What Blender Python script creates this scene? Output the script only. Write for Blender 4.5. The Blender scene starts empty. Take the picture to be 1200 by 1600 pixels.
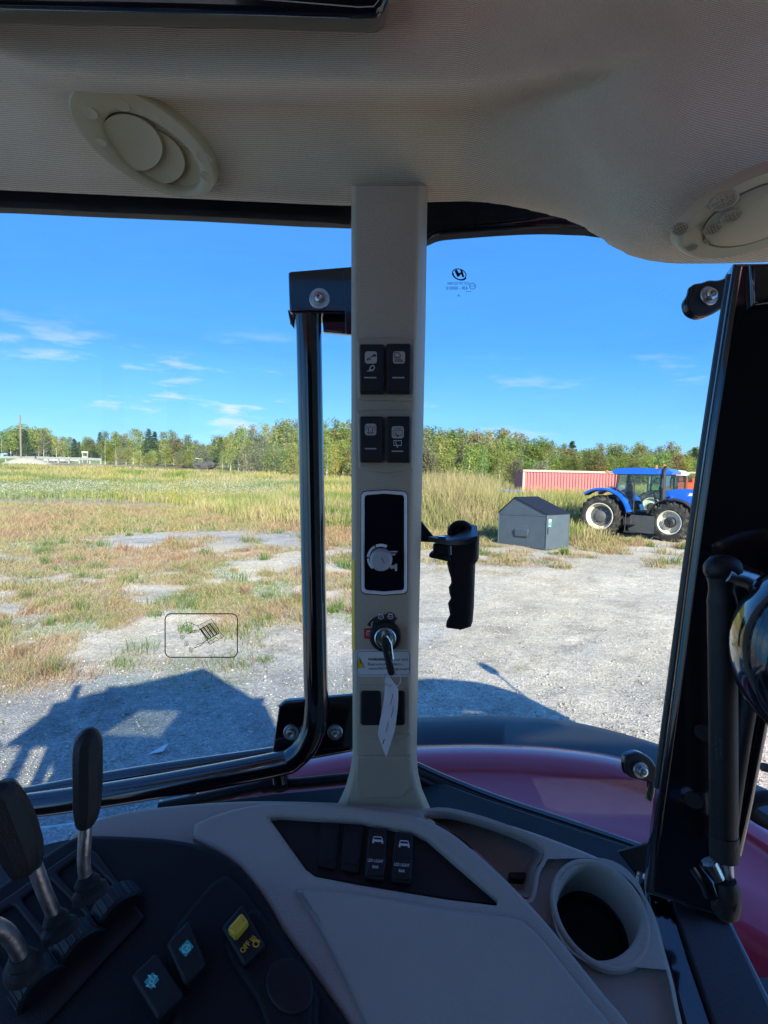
import bpy, math, random
import numpy as np
from mathutils import Vector, Matrix
random.seed(7); rng = np.random.default_rng(11)
SC = bpy.context.scene
COL = SC.collection

# ------------------------------------------------------------------ camera
F = 900.0
CAM = Vector((0, 0, 2.5))
PITCH = math.radians(4.3); ROLL = math.radians(1.3)
Fw = Vector((0, math.cos(PITCH), -math.sin(PITCH)))
R0 = Vector((1, 0, 0)); U0 = R0.cross(Fw)
Rt = R0*math.cos(ROLL) + U0*math.sin(ROLL)
Up = U0*math.cos(ROLL) - R0*math.sin(ROLL)
cam_data = bpy.data.cameras.new('camera'); cam = bpy.data.objects.new('camera', cam_data)
COL.objects.link(cam); SC.camera = cam
cam.matrix_world = Matrix(((Rt.x, Up.x, -Fw.x, CAM.x), (Rt.y, Up.y, -Fw.y, CAM.y), (Rt.z, Up.z, -Fw.z, CAM.z), (0, 0, 0, 1)))
cam_data.sensor_fit = 'VERTICAL'; cam_data.sensor_height = 36; cam_data.lens = 36*F/1600
cam_data.clip_start = 0.02; cam_data.clip_end = 3000

# ------------------------------------------------------------------ light
SUN_AZ = math.radians(20)      # the light travels ahead of the camera and this much to the left
SUN_EL = math.radians(26)
sdir = Vector((-math.sin(SUN_AZ)*math.cos(SUN_EL), math.cos(SUN_AZ)*math.cos(SUN_EL), -math.sin(SUN_EL)))
sl = bpy.data.lights.new('sun', 'SUN'); sl.energy = 5.0; sl.angle = math.radians(0.5); sl.color = (1.0, 0.89, 0.72)
so = bpy.data.objects.new('sun', sl); COL.objects.link(so); so.location = (20, -40, 30)
so.rotation_euler = sdir.to_track_quat('-Z', 'Y').to_euler()

w = bpy.data.worlds.new('World'); SC.world = w; w.use_nodes = True
N = w.node_tree.nodes; L = w.node_tree.links; N.clear()
out = N.new('ShaderNodeOutputWorld'); bg = N.new('ShaderNodeBackground'); bg.inputs[1].default_value = 0.115
sky = N.new('ShaderNodeTexSky'); sky.sky_type = 'NISHITA'; sky.sun_disc = False
sky.sun_elevation = SUN_EL; sky.sun_rotation = math.atan2(-sdir.x, -sdir.y)
sky.air_density = 1.0; sky.dust_density = 0.0; sky.ozone_density = 4.0; sky.altitude = 1200
hs = N.new('ShaderNodeHueSaturation'); hs.inputs['Hue'].default_value = 0.497; hs.inputs['Saturation'].default_value = 1.0; hs.inputs['Value'].default_value = 1.15
L.new(sky.outputs[0], hs.inputs['Color'])
tc = N.new('ShaderNodeTexCoord'); sep = N.new('ShaderNodeSeparateXYZ'); L.new(tc.outputs['Generated'], sep.inputs[0])
def wmath(op, a, b=None, c=None):
    n = N.new('ShaderNodeMath'); n.operation = op
    for i, q in enumerate((a, b, c)):
        if q is None: continue
        if isinstance(q, (int, float)): n.inputs[i].default_value = q
        else: L.new(q, n.inputs[i])
    return n.outputs[0]
el = N.new('ShaderNodeValToRGB'); L.new(sep.outputs[2], el.inputs[0])      # clear-air blue by height above the horizon
el.color_ramp.elements[0].position = 0.0; el.color_ramp.elements[0].color = (.75/6, 2.75/6, 5.3/6, 1)
el.color_ramp.elements[1].position = 0.6; el.color_ramp.elements[1].color = (.35/6, 1.3/6, 4.2/6, 1)
e2_ = el.color_ramp.elements.new(0.20); e2_.color = (.14/6, 1.62/6, 5.3/6, 1)
sc6 = N.new('ShaderNodeVectorMath'); sc6.operation = 'SCALE'; sc6.inputs[3].default_value = 6.0; L.new(el.outputs[0], sc6.inputs[0])
skymix = N.new('ShaderNodeMix'); skymix.data_type = 'RGBA'; skymix.inputs[0].default_value = .82; L.new(hs.outputs[0], skymix.inputs[6]); L.new(sc6.outputs[0], skymix.inputs[7])
# thin fair-weather clouds low over the horizon, and a few high wisps
mp = N.new('ShaderNodeMapping'); mp.inputs['Scale'].default_value = (3.2, 3.2, 17.0); mp.inputs['Location'].default_value = (0.35, 0, 0.2); L.new(tc.outputs['Generated'], mp.inputs[0])
nz = N.new('ShaderNodeTexNoise'); nz.inputs['Scale'].default_value = 1.7; nz.inputs['Detail'].default_value = 6; nz.inputs['Roughness'].default_value = .6; L.new(mp.outputs[0], nz.inputs['Vector'])
mr = N.new('ShaderNodeMapRange'); mr.interpolation_type = 'SMOOTHSTEP'; L.new(nz.outputs[0], mr.inputs[0]); mr.inputs[1].default_value = .53; mr.inputs[2].default_value = .70
b1 = N.new('ShaderNodeMapRange'); b1.interpolation_type = 'SMOOTHSTEP'; L.new(sep.outputs[2], b1.inputs[0]); b1.inputs[1].default_value = .25; b1.inputs[2].default_value = .10
b2 = N.new('ShaderNodeMapRange'); b2.interpolation_type = 'SMOOTHSTEP'; L.new(sep.outputs[0], b2.inputs[0]); b2.inputs[1].default_value = .25; b2.inputs[2].default_value = -.25; b2.inputs[3].default_value = .4
cl = wmath('MULTIPLY', wmath('MULTIPLY', mr.outputs[0], b1.outputs[0]), b2.outputs[0]); cl = wmath('MULTIPLY', cl, .8)
mix = N.new('ShaderNodeMix'); mix.data_type = 'RGBA'; L.new(cl, mix.inputs[0]); L.new(skymix.outputs[2], mix.inputs[6]); mix.inputs[7].default_value = (4.3, 4.3, 5.0, 1)
L.new(mix.outputs[2], bg.inputs[0]); L.new(bg.outputs[0], out.inputs[0])

SC.view_settings.view_transform = 'Standard'; SC.view_settings.look = 'None'
SC.view_settings.exposure = 1.1; SC.view_settings.gamma = 1.0; SC.view_settings.use_curve_mapping = False
SC.render.engine = 'CYCLES'
SC.cycles.use_denoising = True; SC.cycles.max_bounces = 7; SC.cycles.diffuse_bounces = 4; SC.cycles.glossy_bounces = 3
SC.cycles.transparent_max_bounces = 12; SC.cycles.caustics_reflective = False; SC.cycles.caustics_refractive = False
SC.cycles.sample_clamp_indirect = 6

# ------------------------------------------------------------------ pixel geometry
def ray(px, py): return Fw + Rt*((px-600)/F) + Up*((800-py)/F)
def P(px, py, d): return CAM + ray(px, py)*d
def HZ(px, py, z):
    r = ray(px, py); return CAM + r*((z-CAM.z)/r.z)
def G(px, py): return HZ(px, py, 0.0)
class Plane:
    """plane through o with normal n (towards the viewer); ex, ey are its axes"""
    def __init__(s, o, n, up=Vector((0, 0, 1))):
        s.o = Vector(o); s.n = Vector(n).normalized()
        s.ex = up.cross(s.n).normalized(); s.ey = s.n.cross(s.ex).normalized()
    def hit(s, px, py, off=0.0):
        r = ray(px, py); o = s.o + s.n*off
        return CAM + r*((o-CAM).dot(s.n)/r.dot(s.n))
    def loc(s, px, py, off=0.0):
        q = s.hit(px, py, off) - s.o
        return q.dot(s.ex), q.dot(s.ey)
    def w(s, u, v, off=0.0): return s.o + s.ex*u + s.ey*v + s.n*off

# ------------------------------------------------------------------ materials
def shader(name, col, rough=.5, metal=0.0, var=.0, vscale=20, bump=0.0, bscale=200, coat=0.0, wear=None, spec=.5, emit=None, objrand=0, trans=0.0, stretch=(1, 1, 1), dust=0.0):
    m = bpy.data.materials.new(name); m.use_nodes = True
    n = m.node_tree.nodes; l = m.node_tree.links; b = n['Principled BSDF']
    b.inputs['Base Color'].default_value = (*col, 1); b.inputs['Roughness'].default_value = rough
    b.inputs['Metallic'].default_value = metal; b.inputs['Coat Weight'].default_value = coat
    b.inputs['Coat Roughness'].default_value = .04; b.inputs['Specular IOR Level'].default_value = spec
    t = n.new('ShaderNodeTexCoord'); src = None
    mp = n.new('ShaderNodeMapping'); mp.inputs['Scale'].default_value = stretch; l.new(t.outputs['Object'], mp.inputs[0])
    if var > 0 or wear:
        z = n.new('ShaderNodeTexNoise'); z.inputs['Scale'].default_value = vscale; z.inputs['Detail'].default_value = 6
        z.inputs['Roughness'].default_value = .62; l.new(mp.outputs[0], z.inputs['Vector'])
        h = n.new('ShaderNodeHueSaturation'); h.inputs['Color'].default_value = (*col, 1)
        r = n.new('ShaderNodeMapRange'); l.new(z.outputs[0], r.inputs[0]); r.inputs[1].default_value = .3; r.inputs[2].default_value = .7
        r.inputs[3].default_value = 1-var; r.inputs[4].default_value = 1+var
        l.new(r.outputs[0], h.inputs['Value']); src = h.outputs[0]
        rr = n.new('ShaderNodeMapRange'); l.new(z.outputs[0], rr.inputs[0]); rr.inputs[1].default_value = .3; rr.inputs[2].default_value = .7
        rr.inputs[3].default_value = max(.02, rough*(1-var)); rr.inputs[4].default_value = min(1, rough*(1+var)); l.new(rr.outputs[0], b.inputs['Roughness'])
        if wear:
            z2 = n.new('ShaderNodeTexNoise'); z2.inputs['Scale'].default_value = wear[1]; z2.inputs['Detail'].default_value = 8; z2.inputs['Roughness'].default_value = .7
            l.new(mp.outputs[0], z2.inputs['Vector'])
            q = n.new('ShaderNodeMapRange'); l.new(z2.outputs[0], q.inputs[0]); q.inputs[1].default_value = wear[2]; q.inputs[2].default_value = wear[2]+.12
            q.inputs[4].default_value = wear[3]
            x = n.new('ShaderNodeMix'); x.data_type = 'RGBA'; l.new(q.outputs[0], x.inputs[0]); l.new(src, x.inputs[6]); x.inputs[7].default_value = (*wear[0], 1)
            src = x.outputs[2]
    if objrand:
        oi = n.new('ShaderNodeObjectInfo'); h = n.new('ShaderNodeHueSaturation')
        if src: l.new(src, h.inputs['Color'])
        else: h.inputs['Color'].default_value = (*col, 1)
        a = n.new('ShaderNodeMapRange'); l.new(oi.outputs['Random'], a.inputs[0]); a.inputs[3].default_value = .5-.03*objrand; a.inputs[4].default_value = .5+.03*objrand
        l.new(a.outputs[0], h.inputs['Hue'])
        a2 = n.new('ShaderNodeMapRange'); l.new(oi.outputs['Random'], a2.inputs[0]); a2.inputs[3].default_value = 1.25; a2.inputs[4].default_value = .75
        l.new(a2.outputs[0], h.inputs['Value']); src = h.outputs[0]
    if src: l.new(src, b.inputs['Base Color'])
    if bump > 0:
        z = n.new('ShaderNodeTexNoise'); z.inputs['Scale'].default_value = bscale; z.inputs['Detail'].default_value = 4; l.new(mp.outputs[0], z.inputs['Vector'])
        bm = n.new('ShaderNodeBump'); bm.inputs['Strength'].default_value = bump; bm.inputs['Distance'].default_value = .002
        l.new(z.outputs[0], bm.inputs['Height']); l.new(bm.outputs[0], b.inputs['Normal'])
    if emit: b.inputs['Emission Color'].default_value = (*emit[0], 1); b.inputs['Emission Strength'].default_value = emit[1]
    return m
def vcol_mat(name, rough=.8, trans=.35, gain=(1, 1, 1), objrand=0):
    """vegetation: colour of every blade or leaf stored on the mesh, part of the light passes through"""
    m = bpy.data.materials.new(name); m.use_nodes = True; n = m.node_tree.nodes; l = m.node_tree.links; n.clear()
    o = n.new('ShaderNodeOutputMaterial'); a = n.new('ShaderNodeVertexColor'); a.layer_name = 'Col'
    src = a.outputs[0]
    if objrand:
        oi = n.new('ShaderNodeObjectInfo'); h = n.new('ShaderNodeHueSaturation'); l.new(src, h.inputs['Color'])
        q = n.new('ShaderNodeMapRange'); l.new(oi.outputs['Random'], q.inputs[0]); q.inputs[3].default_value = .5-.035*objrand; q.inputs[4].default_value = .5+.03*objrand
        l.new(q.outputs[0], h.inputs['Hue'])
        q2 = n.new('ShaderNodeMath'); q2.operation = 'FRACT'; q3 = n.new('ShaderNodeMath'); q3.operation = 'MULTIPLY'; q3.inputs[1].default_value = 7.31
        l.new(oi.outputs['Random'], q3.inputs[0]); l.new(q3.outputs[0], q2.inputs[0])
        q4 = n.new('ShaderNodeMapRange'); l.new(q2.outputs[0], q4.inputs[0]); q4.inputs[3].default_value = .7; q4.inputs[4].default_value = 1.3
        l.new(q4.outputs[0], h.inputs['Value']); src = h.outputs[0]
    d = n.new('ShaderNodeBsdfPrincipled'); d.inputs['Roughness'].default_value = rough; d.inputs['Specular IOR Level'].default_value = .25
    l.new(src, d.inputs['Base Color'])
    t = n.new('ShaderNodeBsdfTranslucent'); l.new(src, t.inputs[0])
    x = n.new('ShaderNodeMixShader'); x.inputs[0].default_value = trans
    l.new(d.outputs[0], x.inputs[1]); l.new(t.outputs[0], x.inputs[2]); l.new(x.outputs[0], o.inputs[0])
    return m
def glass_mat(name, tint=(.93, .97, .96), refl=1.0):
    m = bpy.data.materials.new(name); m.use_nodes = True; n = m.node_tree.nodes; l = m.node_tree.links; n.clear()
    o = n.new('ShaderNodeOutputMaterial'); t = n.new('ShaderNodeBsdfTransparent'); t.inputs[0].default_value = (*tint, 1)
    g = n.new('ShaderNodeBsdfGlossy'); g.inputs['Roughness'].default_value = .01
    fr = n.new('ShaderNodeFresnel'); fr.inputs[0].default_value = 1.45
    mm = n.new('ShaderNodeMath'); mm.operation = 'MULTIPLY'; mm.inputs[1].default_value = refl; l.new(fr.outputs[0], mm.inputs[0])
    x = n.new('ShaderNodeMixShader'); l.new(mm.outputs[0], x.inputs[0]); l.new(t.outputs[0], x.inputs[1]); l.new(g.outputs[0], x.inputs[2])
    # thin film of dust and wiped smears
    tcn = n.new('ShaderNodeTexCoord'); mpn = n.new('ShaderNodeMapping'); mpn.inputs['Scale'].default_value = (1.6, 1, 5); mpn.inputs['Rotation'].default_value = (0, .5, 0); l.new(tcn.outputs['Object'], mpn.inputs[0])
    dn = n.new('ShaderNodeTexNoise'); dn.inputs['Scale'].default_value = 2.2; dn.inputs['Detail'].default_value = 9; dn.inputs['Roughness'].default_value = .65; dn.inputs['Distortion'].default_value = .8; l.new(mpn.outputs[0], dn.inputs['Vector'])
    dr = n.new('ShaderNodeMapRange'); l.new(dn.outputs[0], dr.inputs[0]); dr.inputs[1].default_value = .45; dr.inputs[2].default_value = .75; dr.inputs[4].default_value = .05
    df = n.new('ShaderNodeBsdfDiffuse'); df.inputs[0].default_value = (.6, .6, .58, 1)
    x2 = n.new('ShaderNodeMixShader'); l.new(dr.outputs[0], x2.inputs[0]); l.new(x.outputs[0], x2.inputs[1]); l.new(df.outputs[0], x2.inputs[2]); l.new(x2.outputs[0], o.inputs[0])
    return m
M = {}
M['beige'] = shader('beige_plastic', (.42, .355, .25), .45, var=.05, vscale=9, bump=.5, bscale=600)
M['beige_light'] = shader('beige_vent_plastic', (.54, .46, .29), .38, var=.05, vscale=30, bump=.12, bscale=700)
M['greybeige'] = shader('grey_beige_plastic', (.41, .37, .31), .5, var=.05, vscale=8, bump=.6, bscale=650)
M['black_gloss'] = shader('black_gloss_paint', (.006, .006, .008), .12, var=.25, vscale=14, coat=1, wear=((.10, .095, .085), 90, .70, .35))
M['black'] = shader('black_plastic', (.008, .008, .0095), .48, spec=.38, var=.15, vscale=20, bump=.25, bscale=900)
M['black_soft'] = shader('black_soft_plastic', (.0075, .0075, .009), .62, spec=.28, var=.2, vscale=10, bump=.35, bscale=700)
M['black_matt'] = shader('black_rubber', (.010, .010, .010), .8, var=.2, vscale=30, bump=.5, bscale=300)
M['charcoal'] = shader('charcoal_knob_plastic', (.016, .0155, .016), .55, spec=.35, var=.15, vscale=25, bump=.3, bscale=500)
M['steel'] = shader('bare_steel', (.45, .46, .48), .42, 1.0, var=.2, vscale=60, bump=.3, bscale=150)
M['bolt'] = shader('zinc_bolt', (.62, .62, .60), .25, 1.0, var=.15, vscale=200)
M['white_print'] = shader('white_print', (.62, .62, .60), .5)
M['icon_grey'] = shader('icon_tile_grey', (.42, .41, .36), .5, var=.05, vscale=90)
M['icon_black'] = shader('icon_black_print', (.03, .02, .02), .6)
M['rim_white'] = shader('pale_bezel', (.74, .74, .70), .4, var=.04, vscale=40)
M['knob_grey'] = shader('grey_dial', (.42, .43, .43), .35, var=.15, vscale=60)
M['screen'] = shader('glossy_black_panel', (.006, .006, .010), .08, coat=.5, wear=((.09, .09, .09), 60, .63, .35), var=.1, vscale=30)
M['sticker'] = shader('white_sticker', (.66, .66, .62), .35, var=.03, vscale=60)
M['yellow'] = shader('yellow_sticker', (.75, .50, .02), .4, var=.08, vscale=50)
M['red_print'] = shader('red_print', (.55, .02, .03), .4)
M['paper'] = shader('paper_tag', (.68, .67, .66), .8, var=.06, vscale=40, bump=.3, bscale=120)
M['teal'] = shader('teal_print', (.03, .42, .36), .5, var=.1, vscale=300)
M['teal_light'] = shader('pale_teal_print', (.35, .75, .68), .5)
M['yellow_sw'] = shader('yellow_switch', (.72, .44, .03), .45, var=.1, vscale=80)
M['red_paint'] = shader('dark_red_paint', (.58, .020, .055), .35, var=.06, vscale=5, coat=1, wear=((.22, .14, .12), 30, .72, .35))
M['fender_black'] = shader('black_fender_plastic', (.022, .024, .028), .38, var=.2, vscale=12, bump=.2, bscale=400)
M['orange_lens'] = shader('orange_lens', (.75, .20, .02), .2, coat=1)
M['satin'] = shader('satin_black_plastic', (.018, .019, .022), .30, var=.1, vscale=12, spec=.9)
M['tyre'] = shader('tyre_rubber', (.030, .029, .028), .85, var=.25, vscale=8, bump=.6, bscale=60, wear=((.20, .18, .15), 5, .52, .65))
M['glass'] = glass_mat('window_glass', refl=.45)
M['glass_veh'] = glass_mat('vehicle_glass', (.66, .84, .82), 1.6)
M['blue'] = shader('blue_paint', (.008, .12, .70), .35, var=.06, vscale=3, coat=.8, wear=((.26, .24, .20), 3, .60, .35))
M['cream'] = shader('cream_rim_paint', (.70, .66, .54), .5, var=.12, vscale=8, wear=((.30, .26, .20), 6, .52, .6))
M['rim_dark'] = shader('grey_wheel_centre', (.12, .12, .125), .5, var=.2, vscale=9)
M['cast'] = shader('black_cast_iron', (.03, .03, .032), .6, var=.3, vscale=9, bump=.4, bscale=40)
M['tank'] = shader('dark_grey_tank', (.055, .06, .068), .5, var=.15, vscale=5)
M['dumpster'] = shader('blue_grey_dumpster_paint', (.085, .115, .145), .5, var=.12, vscale=3, bump=.2, bscale=30, wear=((.20, .12, .08), 7, .68, .6))
M['lid'] = shader('black_dumpster_lid', (.012, .013, .016), .6, var=.2, vscale=6, bump=.3, bscale=30)
M['container'] = shader('faded_red_container_paint', (.50, .165, .175), .6, var=.12, vscale=2, stretch=(1, 1, .3), wear=((.30, .14, .10), 3, .62, .5))
M['container_top'] = shader('pale_container_rail', (.46, .38, .34), .6, var=.12, vscale=2)
M['white_paint'] = shader('white_paint', (.70, .70, .68), .4, var=.05, vscale=3)
M['orange_paint'] = shader('orange_red_paint', (.62, .10, .03), .4, var=.1, vscale=3)
M['wood'] = shader('weathered_wood', (.22, .19, .16), .85, var=.25, vscale=6, stretch=(1, 1, .08))
M['galv'] = shader('galvanised_rail', (.36, .36, .35), .6, .1, var=.1, vscale=2)
M['bark_birch'] = shader('birch_bark', (.50, .47, .42), .85, var=.25, vscale=5, stretch=(1, 1, 2.5), wear=((.06, .05, .045), 3, .57, .9))
M['bark'] = shader('brown_bark', (.12, .09, .065), .9, var=.3, vscale=7)
M['stone'] = shader('grey_stone', (.30, .295, .285), .85, var=.3, vscale=2.5)
M['rock'] = shader('dark_rubble', (.075, .07, .068), .85, var=.35, vscale=1.5)
M['sand'] = shader('sandy_spoil', (.46, .41, .33), .95, var=.15, vscale=2)
M['seat'] = shader('dark_seat_fabric', (.03, .035, .05), .9, var=.2, vscale=20)
M['leaf'] = vcol_mat('leaf_foliage', objrand=1, trans=.45)
M['grass'] = vcol_mat('grass_blades', trans=.35)

# ribbed headliner cloth: ribs follow the surface's own UV
def headliner_mat():
    m = bpy.data.materials.new('ribbed_headliner_cloth'); m.use_nodes = True; n = m.node_tree.nodes; l = m.node_tree.links; b = n['Principled BSDF']
    b.inputs['Roughness'].default_value = .95; b.inputs['Sheen Weight'].default_value = .25; b.inputs['Specular IOR Level'].default_value = .15
    uv = n.new('ShaderNodeUVMap'); uv.uv_map = 'UVMap'
    nzv = n.new('ShaderNodeTexNoise'); nzv.inputs['Scale'].default_value = 3; nzv.inputs['Detail'].default_value = 2; l.new(uv.outputs[0], nzv.inputs['Vector'])
    ad = n.new('ShaderNodeVectorMath'); ad.operation = 'MULTIPLY_ADD'; ad.inputs[1].default_value = (.03, .05, 0); l.new(nzv.outputs['Color'], ad.inputs[0]); l.new(uv.outputs[0], ad.inputs[2])
    wv = n.new('ShaderNodeTexWave'); wv.wave_type = 'BANDS'; wv.bands_direction = 'Y'; wv.inputs['Scale'].default_value = 88
    wv.inputs['Distortion'].default_value = .7; wv.inputs['Detail'].default_value = 2; wv.inputs['Detail Scale'].default_value = 2.5; l.new(ad.outputs[0], wv.inputs['Vector'])
    mp = n.new('ShaderNodeMapping'); mp.inputs['Scale'].default_value = (1, 1, 1); l.new(uv.outputs[0], mp.inputs[0])
    z = n.new('ShaderNodeTexNoise'); z.inputs['Scale'].default_value = 420; z.inputs['Detail'].default_value = 3; l.new(mp.outputs[0], z.inputs['Vector'])
    z3 = n.new('ShaderNodeTexNoise'); z3.inputs['Scale'].default_value = 5; z3.inputs['Detail'].default_value = 5; l.new(mp.outputs[0], z3.inputs['Vector'])
    s = n.new('ShaderNodeMath'); s.operation = 'MULTIPLY_ADD'; s.inputs[1].default_value = .9; l.new(z.outputs[0], s.inputs[0]); l.new(wv.outputs['Fac'], s.inputs[2])
    bm = n.new('ShaderNodeBump'); bm.inputs['Strength'].default_value = .5; bm.inputs['Distance'].default_value = .0009; l.new(s.outputs[0], bm.inputs['Height']); l.new(bm.outputs[0], b.inputs['Normal'])
    cr = n.new('ShaderNodeMapRange'); l.new(s.outputs[0], cr.inputs[0]); cr.inputs[1].default_value = .1; cr.inputs[2].default_value = 1.6; cr.inputs[3].default_value = .62; cr.inputs[4].default_value = 1.25
    c2 = n.new('ShaderNodeMapRange'); l.new(z3.outputs[0], c2.inputs[0]); c2.inputs[1].default_value = .3; c2.inputs[2].default_value = .7; c2.inputs[3].default_value = .93; c2.inputs[4].default_value = 1.07
    mu = n.new('ShaderNodeMath'); mu.operation = 'MULTIPLY'; l.new(cr.outputs[0], mu.inputs[0]); l.new(c2.outputs[0], mu.inputs[1])
    h = n.new('ShaderNodeHueSaturation'); h.inputs['Color'].default_value = (.78, .65, .475, 1); l.new(mu.outputs[0], h.inputs['Value']); l.new(h.outputs[0], b.inputs['Base Color'])
    return m
M['headliner'] = headliner_mat()

# ------------------------------------------------------------------ mesh builder
def sharp(me, ang=35):
    n = len(me.polygons)
    if n: me.polygons.foreach_set('use_smooth', [True]*n); me.set_sharp_from_angle(angle=math.radians(ang))
class MB:
    def __init__(s): s.v = []; s.f = []; s.mi = []; s.mats = []; s.uv = None
    def add(s, vf, mat):
        if isinstance(mat, str): mat = M[mat]
        if mat not in s.mats: s.mats.append(mat)
        k = s.mats.index(mat); o = len(s.v)
        s.v += [tuple(q) for q in vf[0]]; s.f += [tuple(i+o for i in f) for f in vf[1]]; s.mi += [k]*len(vf[1]); return s
    def mesh(s, name, origin=(0, 0, 0), ang=35):
        me = bpy.data.meshes.new(name); ox, oy, oz = origin
        me.from_pydata([(a-ox, b-oy, c-oz) for a, b, c in s.v], [], s.f)
        for m in s.mats: me.materials.append(m)
        me.polygons.foreach_set('material_index', s.mi); sharp(me, ang); me.update(); return me
    def build(s, name, parent=None, origin=(0, 0, 0), label=None, kind=None, cat=None, group=None, ang=35):
        o = bpy.data.objects.new(name, s.mesh(name, origin, ang)); COL.objects.link(o); o.parent = parent; o.location = origin
        return tag(o, label, cat, group, kind)
def tag(o, label=None, cat=None, group=None, kind=None):
    if label: o['label'] = label
    if cat: o['category'] = cat
    if group: o['group'] = group
    if kind: o['kind'] = kind
    return o
def thing(name, label, cat, loc=(0, 0, 0), rz=0, group=None):
    o = bpy.data.objects.new(name, None); COL.objects.link(o); o.location = loc; o.rotation_euler = (0, 0, rz); o.empty_display_size = .2
    return tag(o, label, cat, group)
def one(vf, mat, name, parent, **k): return MB().add(vf, mat).build(name, parent, **k)

def box(c, s, rot=None, bev=0.0):
    """box of size s centred at c; rot a 3x3 matrix; bev cuts the edges with a chamfer"""
    sx, sy, sz = s[0]/2, s[1]/2, s[2]/2; c = Vector(c)
    if bev <= 0:
        vs = [Vector((x*sx, y*sy, z*sz)) for x in (-1, 1) for y in (-1, 1) for z in (-1, 1)]
        fs = [(0, 1, 3, 2), (4, 6, 7, 5), (0, 4, 5, 1), (2, 3, 7, 6), (0, 2, 6, 4), (1, 5, 7, 3)]
    else:
        vs = []; idx = {}
        for x in (-1, 1):
            for y in (-1, 1):
                for z in (-1, 1):
                    for a in range(3):
                        p = [x*(sx-bev), y*(sy-bev), z*(sz-bev)]; p[a] = (x, y, z)[a]*(sx, sy, sz)[a]
                        idx[(x, y, z, a)] = len(vs); vs.append(Vector(p))
        fs = []
        for a in range(3):
            b, c2 = [(1, 2), (0, 2), (0, 1)][a]
            for sg in (-1, 1):
                q = []
                for (i, j) in ((-1, -1), (1, -1), (1, 1), (-1, 1)):
                    k = [0, 0, 0]; k[a] = sg; k[b] = i; k[c2] = j; q.append(idx[(*k, a)])
                fs.append(tuple(q))
        for a, b, c2 in ((0, 1, 2), (0, 2, 1), (1, 2, 0)):
            for i in (-1, 1):
                for j in (-1, 1):
                    k1 = [0, 0, 0]; k1[a] = i; k1[b] = j; k1[c2] = -1; k2 = list(k1); k2[c2] = 1
                    fs.append((idx[(*k1, a)], idx[(*k1, b)], idx[(*k2, b)], idx[(*k2, a)]))
        for x in (-1, 1):
            for y in (-1, 1):
                for z in (-1, 1): fs.append(tuple(idx[(x, y, z, a)] for a in range(3)))
    if rot is not None: vs = [rot @ v for v in vs]
    return [v+c for v in vs], fs
def frame_dir(d):
    d = Vector(d).normalized(); a = Vector((0, 0, 1)) if abs(d.z) < .9 else Vector((1, 0, 0))
    x = a.cross(d).normalized(); return x, d.cross(x)
def tube(pts, r, seg=14, caps=True, sy=1.0, flat=None):
    pts = [Vector(p) for p in pts]; n = len(pts); rs = r if isinstance(r, (list, tuple)) else [r]*n
    V = []; Fc = []; x, y = frame_dir(pts[1]-pts[0])
    for i, p in enumerate(pts):
        t = (pts[min(i+1, n-1)] - pts[max(i-1, 0)]).normalized()
        x = (x - t*x.dot(t)).normalized(); y = t.cross(x)
        for k in range(seg):
            a = 2*math.pi*k/seg; V.append(p + x*(math.cos(a)*rs[i]) + y*(math.sin(a)*rs[i]*sy))
    for i in range(n-1):
        for k in range(seg):
            a, b = i*seg+k, i*seg+(k+1) % seg; Fc.append((a, b, b+seg, a+seg))
    if caps: Fc.append(tuple(reversed(range(seg)))); Fc.append(tuple((n-1)*seg+k for k in range(seg)))
    return V, Fc
def lathe(o, ax, prof, seg=32, ex=None, ey=None, cap=True):
    """prof: list of (radius, height along ax); ex/ey may be unequal axes for oval things"""
    o = Vector(o); ax = Vector(ax).normalized()
    if ex is None: ex, ey = frame_dir(ax)
    V = []; Fc = []; n = len(prof)
    for r, h in prof:
        for k in range(seg):
            a = 2*math.pi*k/seg; V.append(o + ax*h + ex*(r*math.cos(a)) + ey*(r*math.sin(a)))
    for i in range(n-1):
        for k in range(seg):
            a, b = i*seg+k, i*seg+(k+1) % seg; Fc.append((a, b, b+seg, a+seg))
    if cap and prof[0][0] > 0: Fc.append(tuple(reversed(range(seg))))
    if cap and prof[-1][0] > 0: Fc.append(tuple((n-1)*seg+k for k in range(seg)))
    return V, Fc
def ring(o, ax, prof, seg=32, ex=None, ey=None):
    V, Fc = lathe(o, ax, prof, seg, ex, ey, False); return V, Fc
def smooth_path(pts, k=6, closed=False):
    pts = [Vector(p) for p in pts]; n = len(pts); o = []
    rngi = range(n) if closed else range(n-1)
    for i in rngi:
        g = (lambda j: pts[j % n]) if closed else (lambda j: pts[max(0, min(n-1, j))])
        a, b, c, d = g(i-1), g(i), g(i+1), g(i+2)
        for q in range(k):
            t = q/k; o.append(.5*((2*b) + (c-a)*t + (2*a-5*b+4*c-d)*t*t + (3*b-a-3*c+d)*t**3))
    if not closed: o.append(pts[-1])
    return o
def sp2(pts, k=5, closed=True): return [(v.x, v.y) for v in smooth_path([(a, b, 0) for a, b in pts], k, closed)]
def rr(x0, y0, x1, y1, r=3, n=4):
    o = []
    for cx, cy, a0 in ((x1-r, y0+r, -90), (x1-r, y1-r, 0), (x0+r, y1-r, 90), (x0+r, y0+r, 180)):
        for k in range(n+1):
            a = math.radians(a0+90*k/n); o.append((cx+r*math.cos(a), cy+r*math.sin(a)))
    return o
def rquad(c, r=.15, n=4):
    """rounded corners for any convex pixel polygon"""
    o = []; m = len(c)
    for i in range(m):
        p, a, b = Vector(c[i]), Vector(c[i-1]), Vector(c[(i+1) % m])
        s = p+(a-p)*r; e = p+(b-p)*r
        for k in range(n+1):
            t = k/n; q = s*(1-t)**2 + p*2*t*(1-t) + e*t*t; o.append((q.x, q.y))
    return o
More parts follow.
